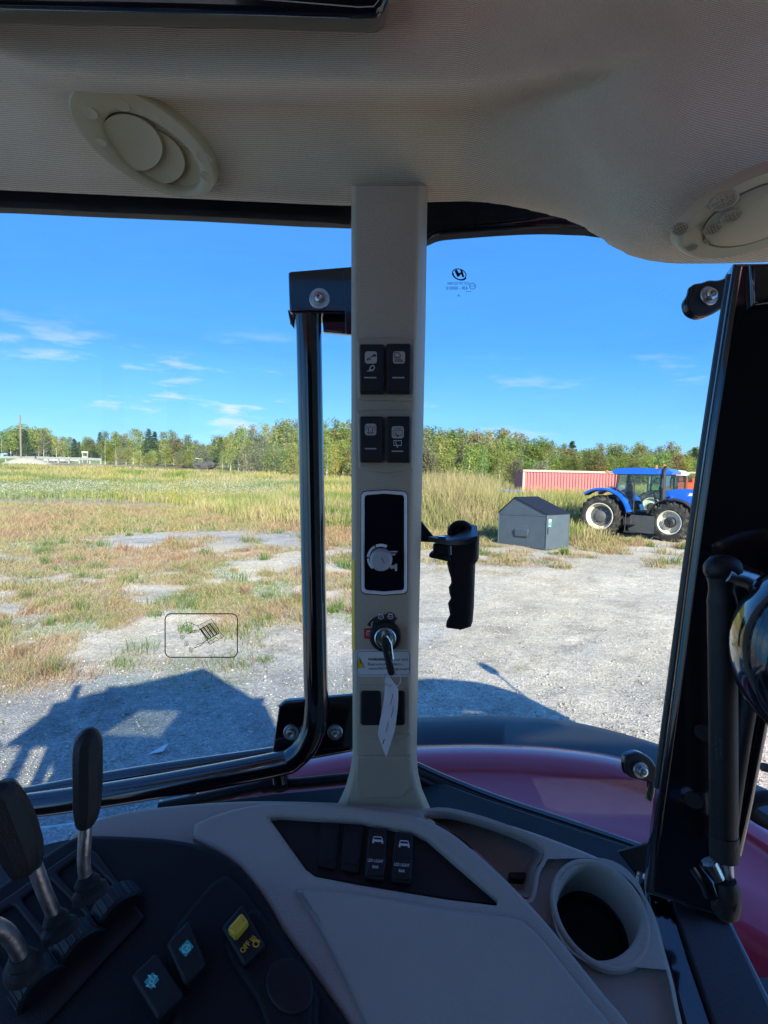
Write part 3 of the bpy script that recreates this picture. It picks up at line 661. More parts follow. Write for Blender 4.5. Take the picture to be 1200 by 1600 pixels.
# ---- windows
GL = Plane((0, .92, 2.5), (0, -1, 0)); FR = Plane((0, .80, 2.5), (0, -1, 0))
side_window = MB().add(plate(Plane((0, .92, 2.5), (0, -1, 0)), [(-700, 260), (590, 260), (590, 1262), (300, 1262), (-700, 1400)], 0, .005, 0), 'glass').build('side_window', tr, label='left window pane with loader warning pictogram')
rear_window = MB().add(plate(Plane((0, .80, 2.5), (0, -1, 0)), [(622, 250), (1180, 250), (1108, 850), (1060, 1262), (1030, 1330), (640, 1235)], 0, .005, 0), 'glass').build('rear_window', tr, label='right window pane with glass maker mark')
# dark rubber seals and frame strips above the panes
SE = Plane((0, .74, 2.5), (0, -1, 0))
mb = MB().add(plate(SE, [(-700, 240), (560, 260), (560, 342), (470, 339), (300, 330), (150, 324), (0, 317), (-700, 300)], 0, .03, .003), 'black')
mb.add(tube(smooth_path([SE.hit(-700, 303, .004), SE.hit(0, 319, .004), SE.hit(150, 326, .004), SE.hit(300, 332, .004), SE.hit(470, 340, .004), SE.hit(548, 346, .004)], 4), .004, 8), 'black_matt')
mb.build('window_seal', tr, label='black seal above the left window')
mb = MB().add(plate(SE, sp2([(655, 372), (662, 250), (1000, 250), (1000, 352), (925, 353), (860, 351), (800, 353), (730, 358), (690, 362), (670, 370)], 3), 0, .03, .003), 'black_matt')
mb.add(tube(smooth_path([SE.hit(664, 374, .002), SE.hit(680, 364, .002), SE.hit(720, 359, .002), SE.hit(800, 354, .002), SE.hit(870, 352, .002), SE.hit(940, 356, .002)], 4), .0035, 8), 'black_gloss')
mb.add(tube([SE.hit(740, 352, .008), SE.hit(800, 346, .010), SE.hit(870, 338, .014), SE.hit(930, 348, .010)], .0022, 8), 'black_gloss')
mb.build('window_seal', tr, label='black felt covered frame above the right window')
# printed marks on the panes
mb = MB(); o = .0012
def GR(pts, wd=1.1, closed=False): mb.add(ribbon(GL, pts, wd, o, closed), 'icon_black')
GR(rr(258, 959, 371, 1027, 9), 1.7, True)
GR([(309, 978), (330, 967), (349, 995), (328, 1007)], 1.2, True)
for k in range(4):
    a = 313+k*4.7; b = 982-k*2.6; GR([(a, b), (a+12.5, b+17)], 2.2); GR([(a+2.6, b-1.2), (a+15, b+15.6)], .8)
GR([(311, 984), (331, 973)], .9); GR([(322, 1001), (343, 989)], 1); GR([(325, 1005), (329, 1000), (334, 1003)], 1); GR([(333, 1000), (337, 995), (341, 998)], 1)
GR([(309, 978), (294, 972), (289, 974), (282, 982), (293, 976)], .9); GR([(312, 985), (303, 985), (292, 991), (300, 988), (312, 987)], .9); GR([(322, 1000), (316, 1007), (303, 1013), (309, 1007), (320, 1003)], .9)
for cx, cy, r in ((285, 995.5, 3.2), (291.5, 1006, 3.0), (298.5, 1015.5, 3.2)): GR(ell(cx, cy, r, r, n=14), .8, True); GR(ell(cx, cy, r*.35, r*.35, n=8), .8, True)
mb.build('loader_pictogram', side_window)
RG = Plane((0, .80, 2.5), (0, -1, 0)); mb = MB(); o = .0012
ov = ell(717.5, 428.5, 11, 8, 20, 26); mb.add(ribbon(RG, ov, 1.5, o, True), 'icon_black'); mb.add(ribbon(RG, ell(718.3, 430.3, 10.5, 6.6, 20, 26)[0:14], 2.0, o+.0002), 'icon_black')
mb.add(ribbon(RG, [(712, 422), (717, 432)], 4.6, o), 'icon_black'); mb.add(ribbon(RG, [(720.5, 421.5), (724, 433)], 3.4, o), 'icon_black'); mb.add(ribbon(RG, [(714, 429), (723, 426.5)], 3, o), 'icon_black')
mb.add(text(RG, 'DOT 597 AS2 M600', 716, 443, 34, o, mirror=True, hscale=1.6), 'icon_black'); mb.add(text(RG, '43R - 000010', 714, 450.5, 34, o, mirror=True, hscale=1.2), 'icon_black')
mb.add(ribbon(RG, ell(738.3, 447, 4.6, 4.8, n=18), .8, o, True), 'icon_black'); mb.add(text(RG, 'E13', 738.3, 447, 6, o, mirror=True), 'icon_black')
for k in range(3): mb.add(flat(RG, ell(729+k*3, 455.6, .8, .8, n=8), o), 'icon_black')
mb.add(text(RG, '14', 717, 462, 4.2, o, mirror=True), 'icon_black')
mb.build('glass_mark', rear_window)

# ---- grab rail with its brackets
TD = .73; TB = Plane((0, TD, 2.5), (0, -1, 0))
mb = MB().add(tube(smooth_path([TB.hit(482, 484), TB.hit(485, 640), TB.hit(489, 850), TB.hit(493, 1040), TB.hit(494, 1100), TB.hit(487, 1148), TB.hit(462, 1182), TB.hit(420, 1197), TB.hit(200, 1237), TB.hit(0, 1265), TB.hit(-400, 1315)], 7), .0158, 22), 'black_gloss')
grab = mb.build('grab_rail', tr, ang=60)
TF = Plane((0, .80, 2.5), (0, -1, 0))
mb = MB().add(tube(smooth_path([TF.hit(548, 1160), TF.hit(440, 1179), TF.hit(200, 1214), TF.hit(0, 1250), TF.hit(-400, 1310)], 5), .0125, 18), 'black_gloss')
mb.add(tube([TB.hit(434, 1192, -.01), TB.hit(438, 1222, -.01)], .010, 12), 'black_gloss')
mb.add(tube([TF.hit(438, 1218), TF.hit(440, 1232)], .011, 12), 'black_matt')
mb.add(tube([TF.hit(250, 1262), TF.hit(345, 1242), TF.hit(420, 1226), TF.hit(470, 1224), TF.hit(560, 1215)], .008, 12), 'black')
mb.add(tube([TF.hit(410, 1228, .004), TF.hit(450, 1223, .004)], .010, 12), 'black_matt')
mb.build('window_rail', tr, label='lower black tube frame of the left window')
mb = MB().add(plate(TB, rquad([(450, 424), (560, 415), (560, 490), (452, 488)], .06), .018, .05, .003), 'black_gloss')
mb.add(plate(TB, [(449, 484), (560, 486), (560, 523), (505, 518), (503, 494), (462, 492), (459, 513), (453, 506)], -.004, .01, .002), 'black_gloss')
mb.add(plate(TB, rquad([(536, 418), (560, 416), (560, 522), (540, 522)], .05), .021, .004, .001), 'black_gloss')
mb.add(lathe(TB.hit(499.5, 467, .018), TB.n, [(.0125, 0), (.0125, .002), (.0118, .0028)], 24), 'bolt')
mb.build('rail_bracket', tr, label='upper black bracket of the grab rail')
MB_ = bolt(TB.hit(499.5, 467, .019), TB.n, .0090); MB_.build('bolt', grab)
mb = MB().add(plate(TB, rquad([(436, 1102), (446, 1097), (560, 1088), (560, 1168), (505, 1172), (424, 1186)], .07), -.02, .012, .002), 'black_gloss')
mb.add(plate(TB, [(434, 1104), (445, 1096), (560, 1086), (560, 1092), (446, 1103), (438, 1110)], -.014, .008, .002), 'black_gloss')
mb.build('rail_bracket', tr, label='lower black bracket of the grab rail with two bolts')
for x in (455, 523.5): bolt(TB.hit(x, 1144, -.019), TB.n, .0105).build('bolt', grab)

# ---- release handle on the right window
HP = Plane((0, .76, 2.5), (-.25, -1, .0))
mb = MB()
grip = [(699, 872), (697.5, 882), (700, 893), (703, 903), (704, 912), (700, 919), (701, 928), (703.5, 936), (699, 944), (700.5, 954), (702, 962), (697, 972), (695.5, 980), (698, 983), (720, 986), (735, 981), (737, 960), (739.5, 884), (745, 878), (746, 838), (700, 845), (681, 846), (679, 868), (699, 872)]
mb.add(plate(HP, grip, .012, .030, .006), 'black_soft')
mb.add(plate(HP, rquad([(669, 868), (672, 863), (702, 868), (706, 880), (690, 876), (671, 872)], .2), .018, .03, .004), 'black')
mb.add(plate(HP, rquad([(676, 850), (703, 850), (703, 870), (676, 868)], .1), .016, .022, .003), 'black')
mb.add(ribbon(HP, [(704.5, 853), (705, 867)], 1.6, .0192), 'steel'); mb.add(ribbon(HP, [(686, 852), (686, 867)], 3, .0172), 'black_matt'); mb.add(ribbon(HP, [(694, 852), (694, 867)], 3, .0172), 'black_matt')
top = [HP.hit(a, b, o) for a, b, o in ((669, 841, .016), (700, 847, .018), (730, 846, .018), (746, 840, .014), (746, 824, -.020), (738, 822, -.028), (722, 824, -.028), (716, 836, -.02), (700, 838, -.015))]
thk = Vector((0, 0, -.006)); n_ = len(top); top = [p+Vector((0, 0, .002)) for p in top]; mb.add((top+[p+thk for p in top], [tuple(range(n_)), tuple(reversed(range(n_, 2*n_)))]+[(i, i+n_, (i+1) % n_+n_, (i+1) % n_) for i in range(n_)]), 'satin')
mb.add(tube([HP.hit(690, 841.5, .012), HP.hit(690, 841.5, .012)+Vector((0, 0, .003))], .005, 14), 'black_gloss')
mb.add(lathe(HP.hit(721.5, 833, -.03), (-.3, -.95, .05), [(.0165, 0), (.0175, .004), (.0175, .012), (.0155, .014), (.011, .013), (.010, .002), (0, .002)], 32), 'black')
mb.add(plate(Plane((0, .77, 2.5), (0, -1, 0)), [(645, 808), (659, 815), (680, 841), (681, 848), (645, 846)], 0, .012, .002), 'black')
mb.build('latch_handle', rear_window, label='black moulded pistol grip latch handle')

# ---- right frame post, ears, gas strut, lamp pod
PO = Plane((0, .56, 2.5), (-.35, -1, 0))
mb = MB().add(plate(PO, sp2([(1148, 409), (1140, 455), (1124, 560), (1100, 720), (1075, 900), (1048, 1110), (1020, 1310), (1010, 1400)], 4, False)+[(1140, 1440), (1150, 1300), (1153, 1225), (1172, 1100), (1225, 870), (1420, 600), (1420, 405), (1290, 407)], 0, .022, .006), 'black_gloss')
mb.add(plate(PO, [(1172, 412), (1400, 405), (1400, 440), (1195, 475), (1174, 478)], .012, .02, .003), 'black_gloss')
mb.add(tube([PO.hit(1143, 430, -.012), PO.hit(1122, 560, -.012), PO.hit(1098, 720, -.012), PO.hit(1072, 900, -.012), PO.hit(1044, 1110, -.012), PO.hit(1028, 1230, -.012)], .004, 10), 'fender_black')
for cx, cy in ((1101, 1146), (1085, 1251)): mb.add(plate(PO, ell(cx, cy, 17, 12, 25), .0015, .003, .001), 'black_matt')
post = mb.build('door_post', tr)
def ear(pts, bx, by, r, d):
    EP = Plane(P(bx, by, d), (.15, -1, .15)); mb = MB().add(plate(EP, sp2(pts, 3), 0, .008, .002), 'black_gloss')
    mb.add(plate(EP, sp2([(bx+(a-bx)*.93, by+(b-by)*.93) for a, b in pts], 3), .0015, .004, .0015), 'black')
    b = bolt(EP.hit(bx, by, .0015), EP.n, r*d/F); e = mb.build('hinge_ear', tr); b.build('bolt', e); return e
ear([(1072.5, 471), (1077, 487), (1092, 495), (1109, 493), (1129, 482), (1145, 471), (1150, 440), (1147, 418), (1138, 431), (1123, 437), (1109, 437), (1097, 441), (1084, 444), (1080, 457)], 1106.5, 463, 15, .60)
ear([(978, 1184), (989, 1177), (1001, 1176), (1018, 1186), (1028, 1202), (1026, 1222), (1022, 1250), (1015, 1250), (1018, 1226), (1002, 1220), (980, 1211)], 1000, 1203, 12.5, .60)
# strut
SP = Plane((0, .505, 2.5), (-.35, -1, 0)); sS = .52/F
def A(x, y, o=0): return SP.hit(x, y, o)
mb = MB().add(tube([A(1128, 941), A(1130, 1130), A(1131, 1300), A(1132, 1338)], [.0098, .0097, .0096, .0096], 24), 'black')
mb.add(tube([A(1131, 1303), A(1132, 1340)], .0101, 24), 'charcoal')
mb.add(tube([A(1128, 944), A(1128, 938), A(1127, 922), A(1127, 912), A(1126, 900), A(1126, 885), A(1126, 878), A(1126, 874)], [.0101, .0099, .0084, .0087, .0095, .0096, .0082, .004], 24), 'black')
mb.add(lathe(A(1129, 889), Rt, [(0, -.0125), (.006, -.0112), (.0095, -.007), (.0108, 0), (.0100, .006), (.0075, .0105), (0, .0115)], 22), 'black')
mb.add(text(SP, 'LIFT-O-MAT', 1126, 1170, 34, .0100, ang=88, bold=.01), 'tank'); mb.add(text(SP, '0650N 8834FX', 1119, 1168, 40, .0096, ang=88), 'tank')
strut = mb.build('gas_strut', tr, ang=50)
MB().add(tube([A(1136, 1335, -.004), A(1138, 1385, -.004)], .0042, 14), 'steel').build('strut_rod', strut)
MB().add(tube([A(1132, 1375), A(1134, 1390), A(1135, 1410), A(1133, 1425), A(1131, 1434)], [.008, .0100, .0100, .0095, .005], 18), 'black').add(tube([A(1118, 1400, .003), A(1146, 1412, .003)], .007, 14), 'black').build('strut_end_cap', strut)
MB().add(tube([A(1131, 896, .006), A(1158, 903, -.004), A(1184, 912, -.016), A(1215, 922, -.03)], .0064, 18), 'steel').build('ball_stud', strut)
mb = MB().add(tube([A(1178, 1060, -.05), A(1162, 1150, -.05), A(1148, 1240, -.05), A(1136, 1330, -.05)], .0060, 16), 'black').add(tube([A(1200, 1060, -.085), A(1180, 1160, -.085), A(1163, 1250, -.085), A(1146, 1330, -.085)], .0066, 16), 'black_gloss')
mb.build('hinge_arm', tr)
# glossy rounded lamp pod
c = P(1316, 1026, .37); e1 = (Rt*.96+Up*.28).normalized(); e2 = (Up*.96-Rt*.28).normalized()
mb = MB().add(lathe(c, -Fw, [(0, -.06), (.35, -.058), (.72, -.045), (.93, -.022), (1.0, 0), (.96, .018), (.84, .030), (.70, .034), (.62, .030), (.56, .016), (.40, .008), (0, .004)], 56, e1*.064, e2*.068), 'black_gloss')
mb.build('lamp_pod', tr, label='glossy black rounded pod cut by the right frame edge', ang=60)
# window stay hose at far right outside
mb = MB(); FQ = Plane((0, .80, 2.5), (0, -1, 0))
mb.add(tube(smooth_path([FQ.hit(1240, 1262), FQ.hit(1205, 1247), FQ.hit(1180, 1250), FQ.hit(1170, 1262), FQ.hit(1182, 1275), FQ.hit(1212, 1290), FQ.hit(1260, 1300)], 5), .010, 12), 'black_matt')
mb.add(tube([FQ.hit(1191, 1198), FQ.hit(1220, 1205)], .006, 10), 'black')
mb.build('hose', tr)

# ---- sill below the post
CO = Vector((0, .60, 2.5-.352)); CN = Vector((0, -.5, 1)).normalized()
CON = Plane(CO, CN, up=Vector((0, 1, 0)))
if CON.ex.x < 0: CON.ex = -CON.ex; 
CON.ey = CON.n.cross(CON.ex).normalized()
mb = MB().add(plate(CON, [(1006, 1370), (1043, 1392), (1100, 1420), (1142, 1434), (1165, 1480), (1205, 1560), (1290, 1760), (1160, 1760), (1066, 1600), (1040, 1500), (1012, 1430)], -.03, .08, .004), 'black_gloss')
mb.add(plate(CON, [(1050, 1402), (1100, 1426), (1139, 1437), (1160, 1482), (1198, 1562), (1275, 1740), (1190, 1740), (1118, 1604), (1078, 1490)], -.024, .008, .002), 'fender_black')
mb.add(tube([CON.hit(1018, 1372, -.02), CON.hit(1060, 1400, -.018), CON.hit(1105, 1424, -.02), CON.hit(1140, 1432, -.02)], .0045, 10), 'black_gloss')
for i, (x, y) in enumerate(((1035, 1372), (1050, 1382), (1064, 1385), (1080, 1394), (1096, 1400), (1110, 1404))):   # weld beads
    mb.add(lathe(CON.hit(x, y, -.004), (.2, -.3, 1), [(.006, -.006), (.0055, 0), (.003, .003), (0, .0035)], 10), 'black_gloss')
mb.build('door_sill', tr)
MB().add(tube([A(1086, 1352, .0), A(1104, 1378, .004), A(1112, 1398, .004)], .006, 12), 'black_gloss').add(tube([A(1108, 1346, 0), A(1120, 1372, 0)], .006, 12), 'bolt').build('hinge_pin', tr)

# ---- console
def C_(mb, pts, off, th, bev, mat): mb.add(plate(CON, pts, off, th, bev), mat); return mb
sil = [(110, 1304), (154, 1277), (224, 1262), (327, 1252), (420, 1249), (537, 1252), (600, 1256), (665, 1260), (700, 1262), (760, 1276), (830, 1297), (885, 1317), (930, 1335), (970, 1356), (1002, 1386), (1026, 1430), (1041, 1484), (1055, 1534), (1069, 1600), (1110, 1760)]
mb = MB()
tray = sp2([(664, 1272), (700, 1269), (760, 1284), (820, 1307), (846, 1322), (848, 1338), (836, 1360), (830, 1392), (822, 1402), (800, 1388), (765, 1350), (715, 1305), (678, 1283)], 3)
cup = ell(937, 1423, 66, 75, -8, 40)
C_(mb, [sp2(sil, 3, False)+[(420, 1760), (300, 1600), (60, 1420)], tray, cup], -.012, .012, .005, 'greybeige')
console = mb.build('side_console', tr, ang=50)
# cup holder well and tray floor
cc = CON.hit(937, 1423, -.012); s1 = (CON.hit(1003, 1423, -.012)-CON.hit(871, 1423, -.012)).length/2; s2 = (CON.hit(937, 1348, -.012)-CON.hit(937, 1498, -.012)).length/2
mb = MB().add(ring(cc, CON.n, [(1.13, -.004), (1.10, .0004), (1.06, .0016), (1.02, .0012), (.985, -.001), (.96, -.006), (.92, -.030), (.89, -.048)], 56, CON.ex*s1, CON.ey*s2), 'greybeige')
mb.add(lathe(cc, CON.n, [(.90, -.044), (.86, -.046), (.84, -.062), (0, -.064)], 48, CON.ex*s1, CON.ey*s2, False), 'black_matt')
mb.build('cup_holder', console)
mb = MB(); V, Fc = [], []
tin = [(CON.hit(a, b, -.014), CON.hit(755+(a-755)*.82, 1335+(b-1335)*.82, -.05)) for a, b in tray]; n_ = len(tin)
V = [q[0] for q in tin]+[q[1] for q in tin]; Fc = [(i, (i+1) % n_, (i+1) % n_+n_, i+n_) for i in range(n_)]+[tuple(range(n_, 2*n_))]
mb.add((V, Fc), 'greybeige'); mb.add(plate(CON, rquad([(795, 1362), (822, 1362), (820, 1374), (797, 1372)], .2), -.040, .01, .001), 'black'); mb.build('storage_tray', console)
# raised ridge rim (left/top rim and right ridge), with recess for the LED switches
ridge_out = [(303, 1286), (345, 1268), (410, 1254), (480, 1254), (560, 1260), (620, 1267), (655, 1275), (690, 1291), (730, 1319), (780, 1362), (830, 1412), (870, 1458), (910, 1508), (950, 1558), (985, 1600), (1080, 1740)]
strip_in = [(600, 1760), (546, 1602), (523, 1567), (490, 1520), (443, 1455), (411, 1399), (373, 1352), (336, 1326), (300, 1306)]
led = [(420, 1275), (440, 1273), (560, 1281), (645, 1297), (668, 1308), (779, 1404), (776, 1412), (700, 1403), (560, 1380), (493, 1367), (478, 1356)]
mb = MB(); C_(mb, [sp2(ridge_out, 3, False)+strip_in, rquad(led, .06)], 0, .014, .0045, 'greybeige'); mb.build('console_rim', console, ang=50)
mb = MB(); C_(mb, sp2([(462, 1386), (480, 1388), (560, 1394), (690, 1416), (800, 1432), (820, 1440), (850, 1468), (890, 1518), (930, 1568), (960, 1605), (1050, 1740)], 2, False)+[(640, 1740), (583, 1622), (540, 1530), (500, 1452)], .0042, .010, .004, 'greybeige'); mb.build('console_panel', console, ang=50)
mb = MB(); C_(mb, rquad([(a+(600-a)*-.01, b+(1340-b)*-.01) for a, b in led], .06), -.009, .004, .0005, 'black'); led_plate = mb.build('switch_plate', console)
for (q, kind) in (([(501, 1284), (531, 1286), (525, 1358), (495, 1352)], 0), ([(538, 1287), (569, 1290), (562, 1364), (532, 1358)], 0), ([(577, 1292), (605, 1296), (600, 1375), (569, 1370)], 1), ([(617, 1299), (646, 1303), (643, 1380), (610, 1376)], 1)):
    mb = MB(); C_(mb, rquad(q, .12), -.0045 if not kind else -.002, .006, .0016, 'black' if kind else 'black_soft')
    cx = sum(a for a, b in q)/4; cy = sum(b for a, b in q)/4
    if not kind: C_(mb, rquad([(cx+(a-cx)*.72, cy+(b-cy)*.68) for a, b in q], .12), -.0038, .002, .0006, 'black')
    else:
        C_(mb, rquad([(cx+(a-cx)*.96, cy+(b-cy)*.4+19) for a, b in q], .15), .0004, .004, .002, 'black')
        ix, iy = cx+2.5, cy-22; z = -.0016
        if 1:
            mb.add(ribbon(CON, [(ix-6, iy-4), (ix+6, iy-3.2)], 1.6, z), 'white_print'); mb.add(flat(CON, [(ix-8, iy+0), (ix+8, iy+1), (ix+8, iy+4.5), (ix-8, iy+3.5)], z), 'white_print')
            mb.add(ribbon(CON, [(ix-8, iy+3), (ix-6, iy-4)], 1.3, z), 'white_print'); mb.add(ribbon(CON, [(ix+8, iy+4), (ix+6, iy-3)], 1.3, z), 'white_print')
            mb.add(flat(CON, [(ix-8.5, iy+3), (ix-6, iy+3), (ix-6, iy+6), (ix-8.5, iy+6)], z), 'white_print'); mb.add(flat(CON, [(ix+6, iy+4), (ix+8.5, iy+4), (ix+8.5, iy+7), (ix+6, iy+7)], z), 'white_print')
        mb.add(text(CON, 'LED LIGHT', cx-1, cy+12, 24, .0012, ang=6, shear=.0, bold=.01, hscale=1.3), 'white_print'); mb.add(text(CON, 'BAR', cx-1, cy+21.5, 9.5, .0012, ang=6, bold=.01, hscale=1.2), 'white_print')
    mb.build('rocker_switch', console, label='rocker lettered LED LIGHT BAR' if kind else 'plain blank rocker in the console')
# black control panel on the left
bp = sp2([(-260, 1560), (0, 1380), (70, 1333), (114, 1306), (140, 1302), (210, 1304), (280, 1310), (336, 1326), (373, 1352), (411, 1399), (443, 1455), (490, 1520), (523, 1567), (546, 1602), (620, 1760)], 3, False)
mb = MB(); C_(mb, bp+[(-300, 1760)], .006, .05, .006, 'black_soft'); panel = mb.build('control_panel', tr, ang=50)
mb = MB(); C_(mb, sp2([(262, 1560), (262, 1470), (300, 1410), (345, 1366), (372, 1378), (400, 1412), (450, 1480), (496, 1550), (498, 1590), (500, 1740), (330, 1740), (280, 1620)], 3), .012, .012, .006, 'black_soft')
C_(mb, sp2([(350, 1480), (392, 1420), (420, 1442), (482, 1540), (486, 1600), (480, 1700), (430, 1640), (400, 1560)], 3), .016, .008, .004, 'black_soft')
C_(mb, ell(452, 1540, 36, 46, -20), .018, .004, .002, 'black'); mb.build('switch_hood', panel, ang=50)
for q, (cx, cy), kind in (([(203, 1524), (243, 1486), (287, 1552), (246, 1594)], (237, 1533), 0), ([(258, 1474), (294, 1436), (322, 1504), (288, 1540)], (291, 1482), 1)):
    mb = MB(); C_(mb, rquad(q, .1), .026, .02, .003, 'black'); mx = sum(a for a, b in q)/4; my = sum(b for a, b in q)/4
    mb.add(plate(CON, rquad([(cx-12, cy+1), (cx+2, cy-14), (cx+12, cy-3), (cx-1, cy+13)], .1), .0265, .001, 0), 'teal'); z = .0268
    if kind: mb.add(ribbon(CON, ell(cx, cy, 6.5, 5.5, -40, 16), 1.6, z, True), 'teal_light'); mb.add(ribbon(CON, [(cx-6, cy+7), (cx+6, cy-7)], 1.6, z), 'teal_light'); mb.add(ribbon(CON, [(cx, cy-2), (cx+4, cy+3)], 1.6, z), 'teal_light')
    else:
        mb.add(ribbon(CON, ell(cx, cy, 3.6, 3.6, 0, 12), 1.6, z, True), 'teal_light')
        for sx, sy in ((-1, 1), (1, -1), (.5, 1), (-.5, -1)): mb.add(ribbon(CON, [(cx+sx*4, cy+sy*4), (cx+sx*8, cy+sy*8)], 2.2, z), 'teal_light'); mb.add(ribbon(CON, [(cx+sx*6-3, cy+sy*8-1), (cx+sx*6+3, cy+sy*8+1)], 2, z), 'teal_light')
    mb.build('rocker_switch', panel, label='black rocker with teal '+('wheel' if kind else 'axle')+' symbol')
mb = MB(); C_(mb, rquad([(345, 1449), (378, 1411), (415, 1475), (381, 1510)], .1), .024, .02, .003, 'black')
C_(mb, rquad([(354, 1450), (377, 1424), (388, 1438), (367, 1463)], .2), .033, .012, .003, 'yellow_sw'); z = .0243
mb.add(text(CON, 'OFF', 383.5, 1480, 20, z, ang=-52, bold=.02), 'yellow_sw')
mb.add(ribbon(CON, ell(400, 1475, 4.5, 4.5, 0, 14), 1.8, z, True), 'yellow_sw'); mb.add(ribbon(CON, ell(400, 1475, 7, 7, 0, 14)[9:14], 1.6, z), 'yellow_sw')
for k in range(3): mb.add(ribbon(CON, [(390+k*2.2, 1467-k*2.5), (396+k*2.2, 1471-k*2.5)], 1.4, z), 'yellow_sw')
mb.build('power_take_off_switch', panel, label='black switch with yellow tab and yellow OFF lettering')
# lever gate with slots and flow dials
mb = MB(); C_(mb, [rquad([(-120, 1490), (0, 1408), (128, 1319), (150, 1330), (226, 1432), (70, 1600), (-40, 1680)], .03)]+[rquad(q, .08) for q in ([(88, 1363), (127, 1333), (182, 1388), (146, 1428)], [(32, 1404), (76, 1372), (134, 1430), (98, 1482)], [(-40, 1450), (20, 1412), (78, 1486), (30, 1545)])], .010, .012, .0025, 'black'); gate = mb.build('lever_gate', panel)
mb = MB(); C_(mb, [(-120, 1500), (128, 1325), (220, 1432), (0, 1680)], .001, .004, 0, 'black_matt'); mb.build('gate_floor', panel)
for cx, cy in ((184, 1420), (126, 1478), (64, 1538)):
    q = CON.hit(cx, cy, .006); ax = (CON.hit(cx+18, cy+26, .008)-q).normalized()
    mb = MB(); prof = [(0, -.010), (.019, -.010), (.021, -.008), (.021, .008), (.019, .010), (0, .010)]; mb.add(lathe(q, ax, prof, 30), 'black')
    for k in range(22):
        a = 2*math.pi*k/22; x_, y_ = frame_dir(ax); r_ = x_*math.cos(a)+y_*math.sin(a); mb.add(tube([q+r_*.0208-ax*.0075, q+r_*.0208+ax*.0075], .0010, 6), 'black')
    mb.build('flow_dial', panel)
LV = Plane((0, .45, 2.5), (0, -1, .3))
def lever(rod, rr_, knob, kr, label, d):
    e = thing('control_lever', None, None); e.parent = tr; e['label'] = label
    MB().add(tube(smooth_path([P(a, b, d_) for a, b, d_ in rod], 4), rr_, 14), 'steel').build('rod', e, ang=60)
    b0 = P(*rod[0]); b1 = P(*rod[1]) if len(rod) > 1 else b0; up_ = (b1-b0).normalized(); MB().add(tube([b0-up_*.004, b0+up_*.001, b0+up_*.004, b0+up_*.007, b0+up_*.012], [.013, .012, .0085, .009, rr_+.0008], 16), 'black_matt').build('boot', e)
    if knob:
        pts = [P(a, b, d_) for a, b, d_ in knob]; V, Fc = tube(smooth_path(pts, 3), list(np.interp(np.linspace(0, len(kr)-1, (len(kr)-1)*3+1), range(len(kr)), kr)), 10, sy=.8)
        mb = MB().add((V, Fc), 'charcoal'); mb.build('knob', e, ang=28)
lever([(140, 1392, .43), (134, 1370, .43), (131, 1350, .425), (132, 1320, .42), (134, 1285, .42)], .0046, [(134, 1293, .42), (134, 1284, .42), (136, 1262, .42), (137, 1220, .42), (137, 1175, .42), (139, 1155, .42), (144, 1144, .42), (147, 1140, .42)], [.005, .0085, .0112, .0122, .0122, .0112, .0070, .002], 'lever standing upright in front of the window', .42)
lever([(92, 1450, .42), (85, 1430, .42), (70, 1395, .41), (54, 1352, .40)], .0050, [(46, 1366, .40), (42, 1356, .40), (34, 1328, .395), (20, 1290, .39), (6, 1255, .385), (-2, 1232, .38), (-4, 1222, .38)], [.007, .0108, .0142, .0152, .0140, .0100, .003], 'lever leaning left, cut by the frame edge', .4)
lever([(36, 1510, .40), (30, 1488, .395), (14, 1462, .385), (-6, 1448, .375), (-40, 1440, .36)], .0055, None, None, 'bent lever rod at the left edge', .38)

# ---- ledge, seals and bracket between console and fender
LE = Plane((0, 0, 2.5-.56), (0, -.15, 1), up=Vector((0, 1, 0)))
mb = MB().add(plate(LE, [(-300, 1400), (150, 1300), (310, 1254), (430, 1238), (552, 1227), (655, 1207), (740, 1240), (860, 1280), (1012, 1330), (1030, 1440), (985, 1405), (930, 1360), (830, 1320), (700, 1285), (600, 1278), (420, 1272), (224, 1285), (110, 1325), (0, 1400), (-300, 1560)], 0, .03, .004), 'black')
mb.build('rear_ledge', tr)
SL = Plane((0, .80, 2.5), (0, -1, 0))
mb = MB()
for dy, r, m, o in ((0, .0062, 'black_gloss', .0), (9, .0055, 'black_matt', .01), (19, .006, 'black', .015)):
    mb.add(tube(smooth_path([SL.hit(640, 1192+dy, o), SL.hit(700, 1219+dy, o), SL.hit(780, 1250+dy, o), SL.hit(870, 1280+dy, o), SL.hit(950, 1307+dy, o), SL.hit(1030, 1335+dy, o)], 4), r, 12), m)
mb.build('window_seal', tr, label='curved double seal along the red fender')
BR = Plane((0, .66, 2.5), (0, -1, .2))
MB().add(plate(BR, [(966, 1332), (1014, 1318), (1022, 1372), (998, 1372)], 0, .004, .001), 'black').build('corner_bracket', tr)
MB().add(tube([BR.hit(1001, 1368), BR.hit(999, 1384)], .006, 10), 'bolt').add(tube([BR.hit(1002, 1362), BR.hit(1001, 1368)], .0045, 8), 'steel').build('cable_clip', tr)

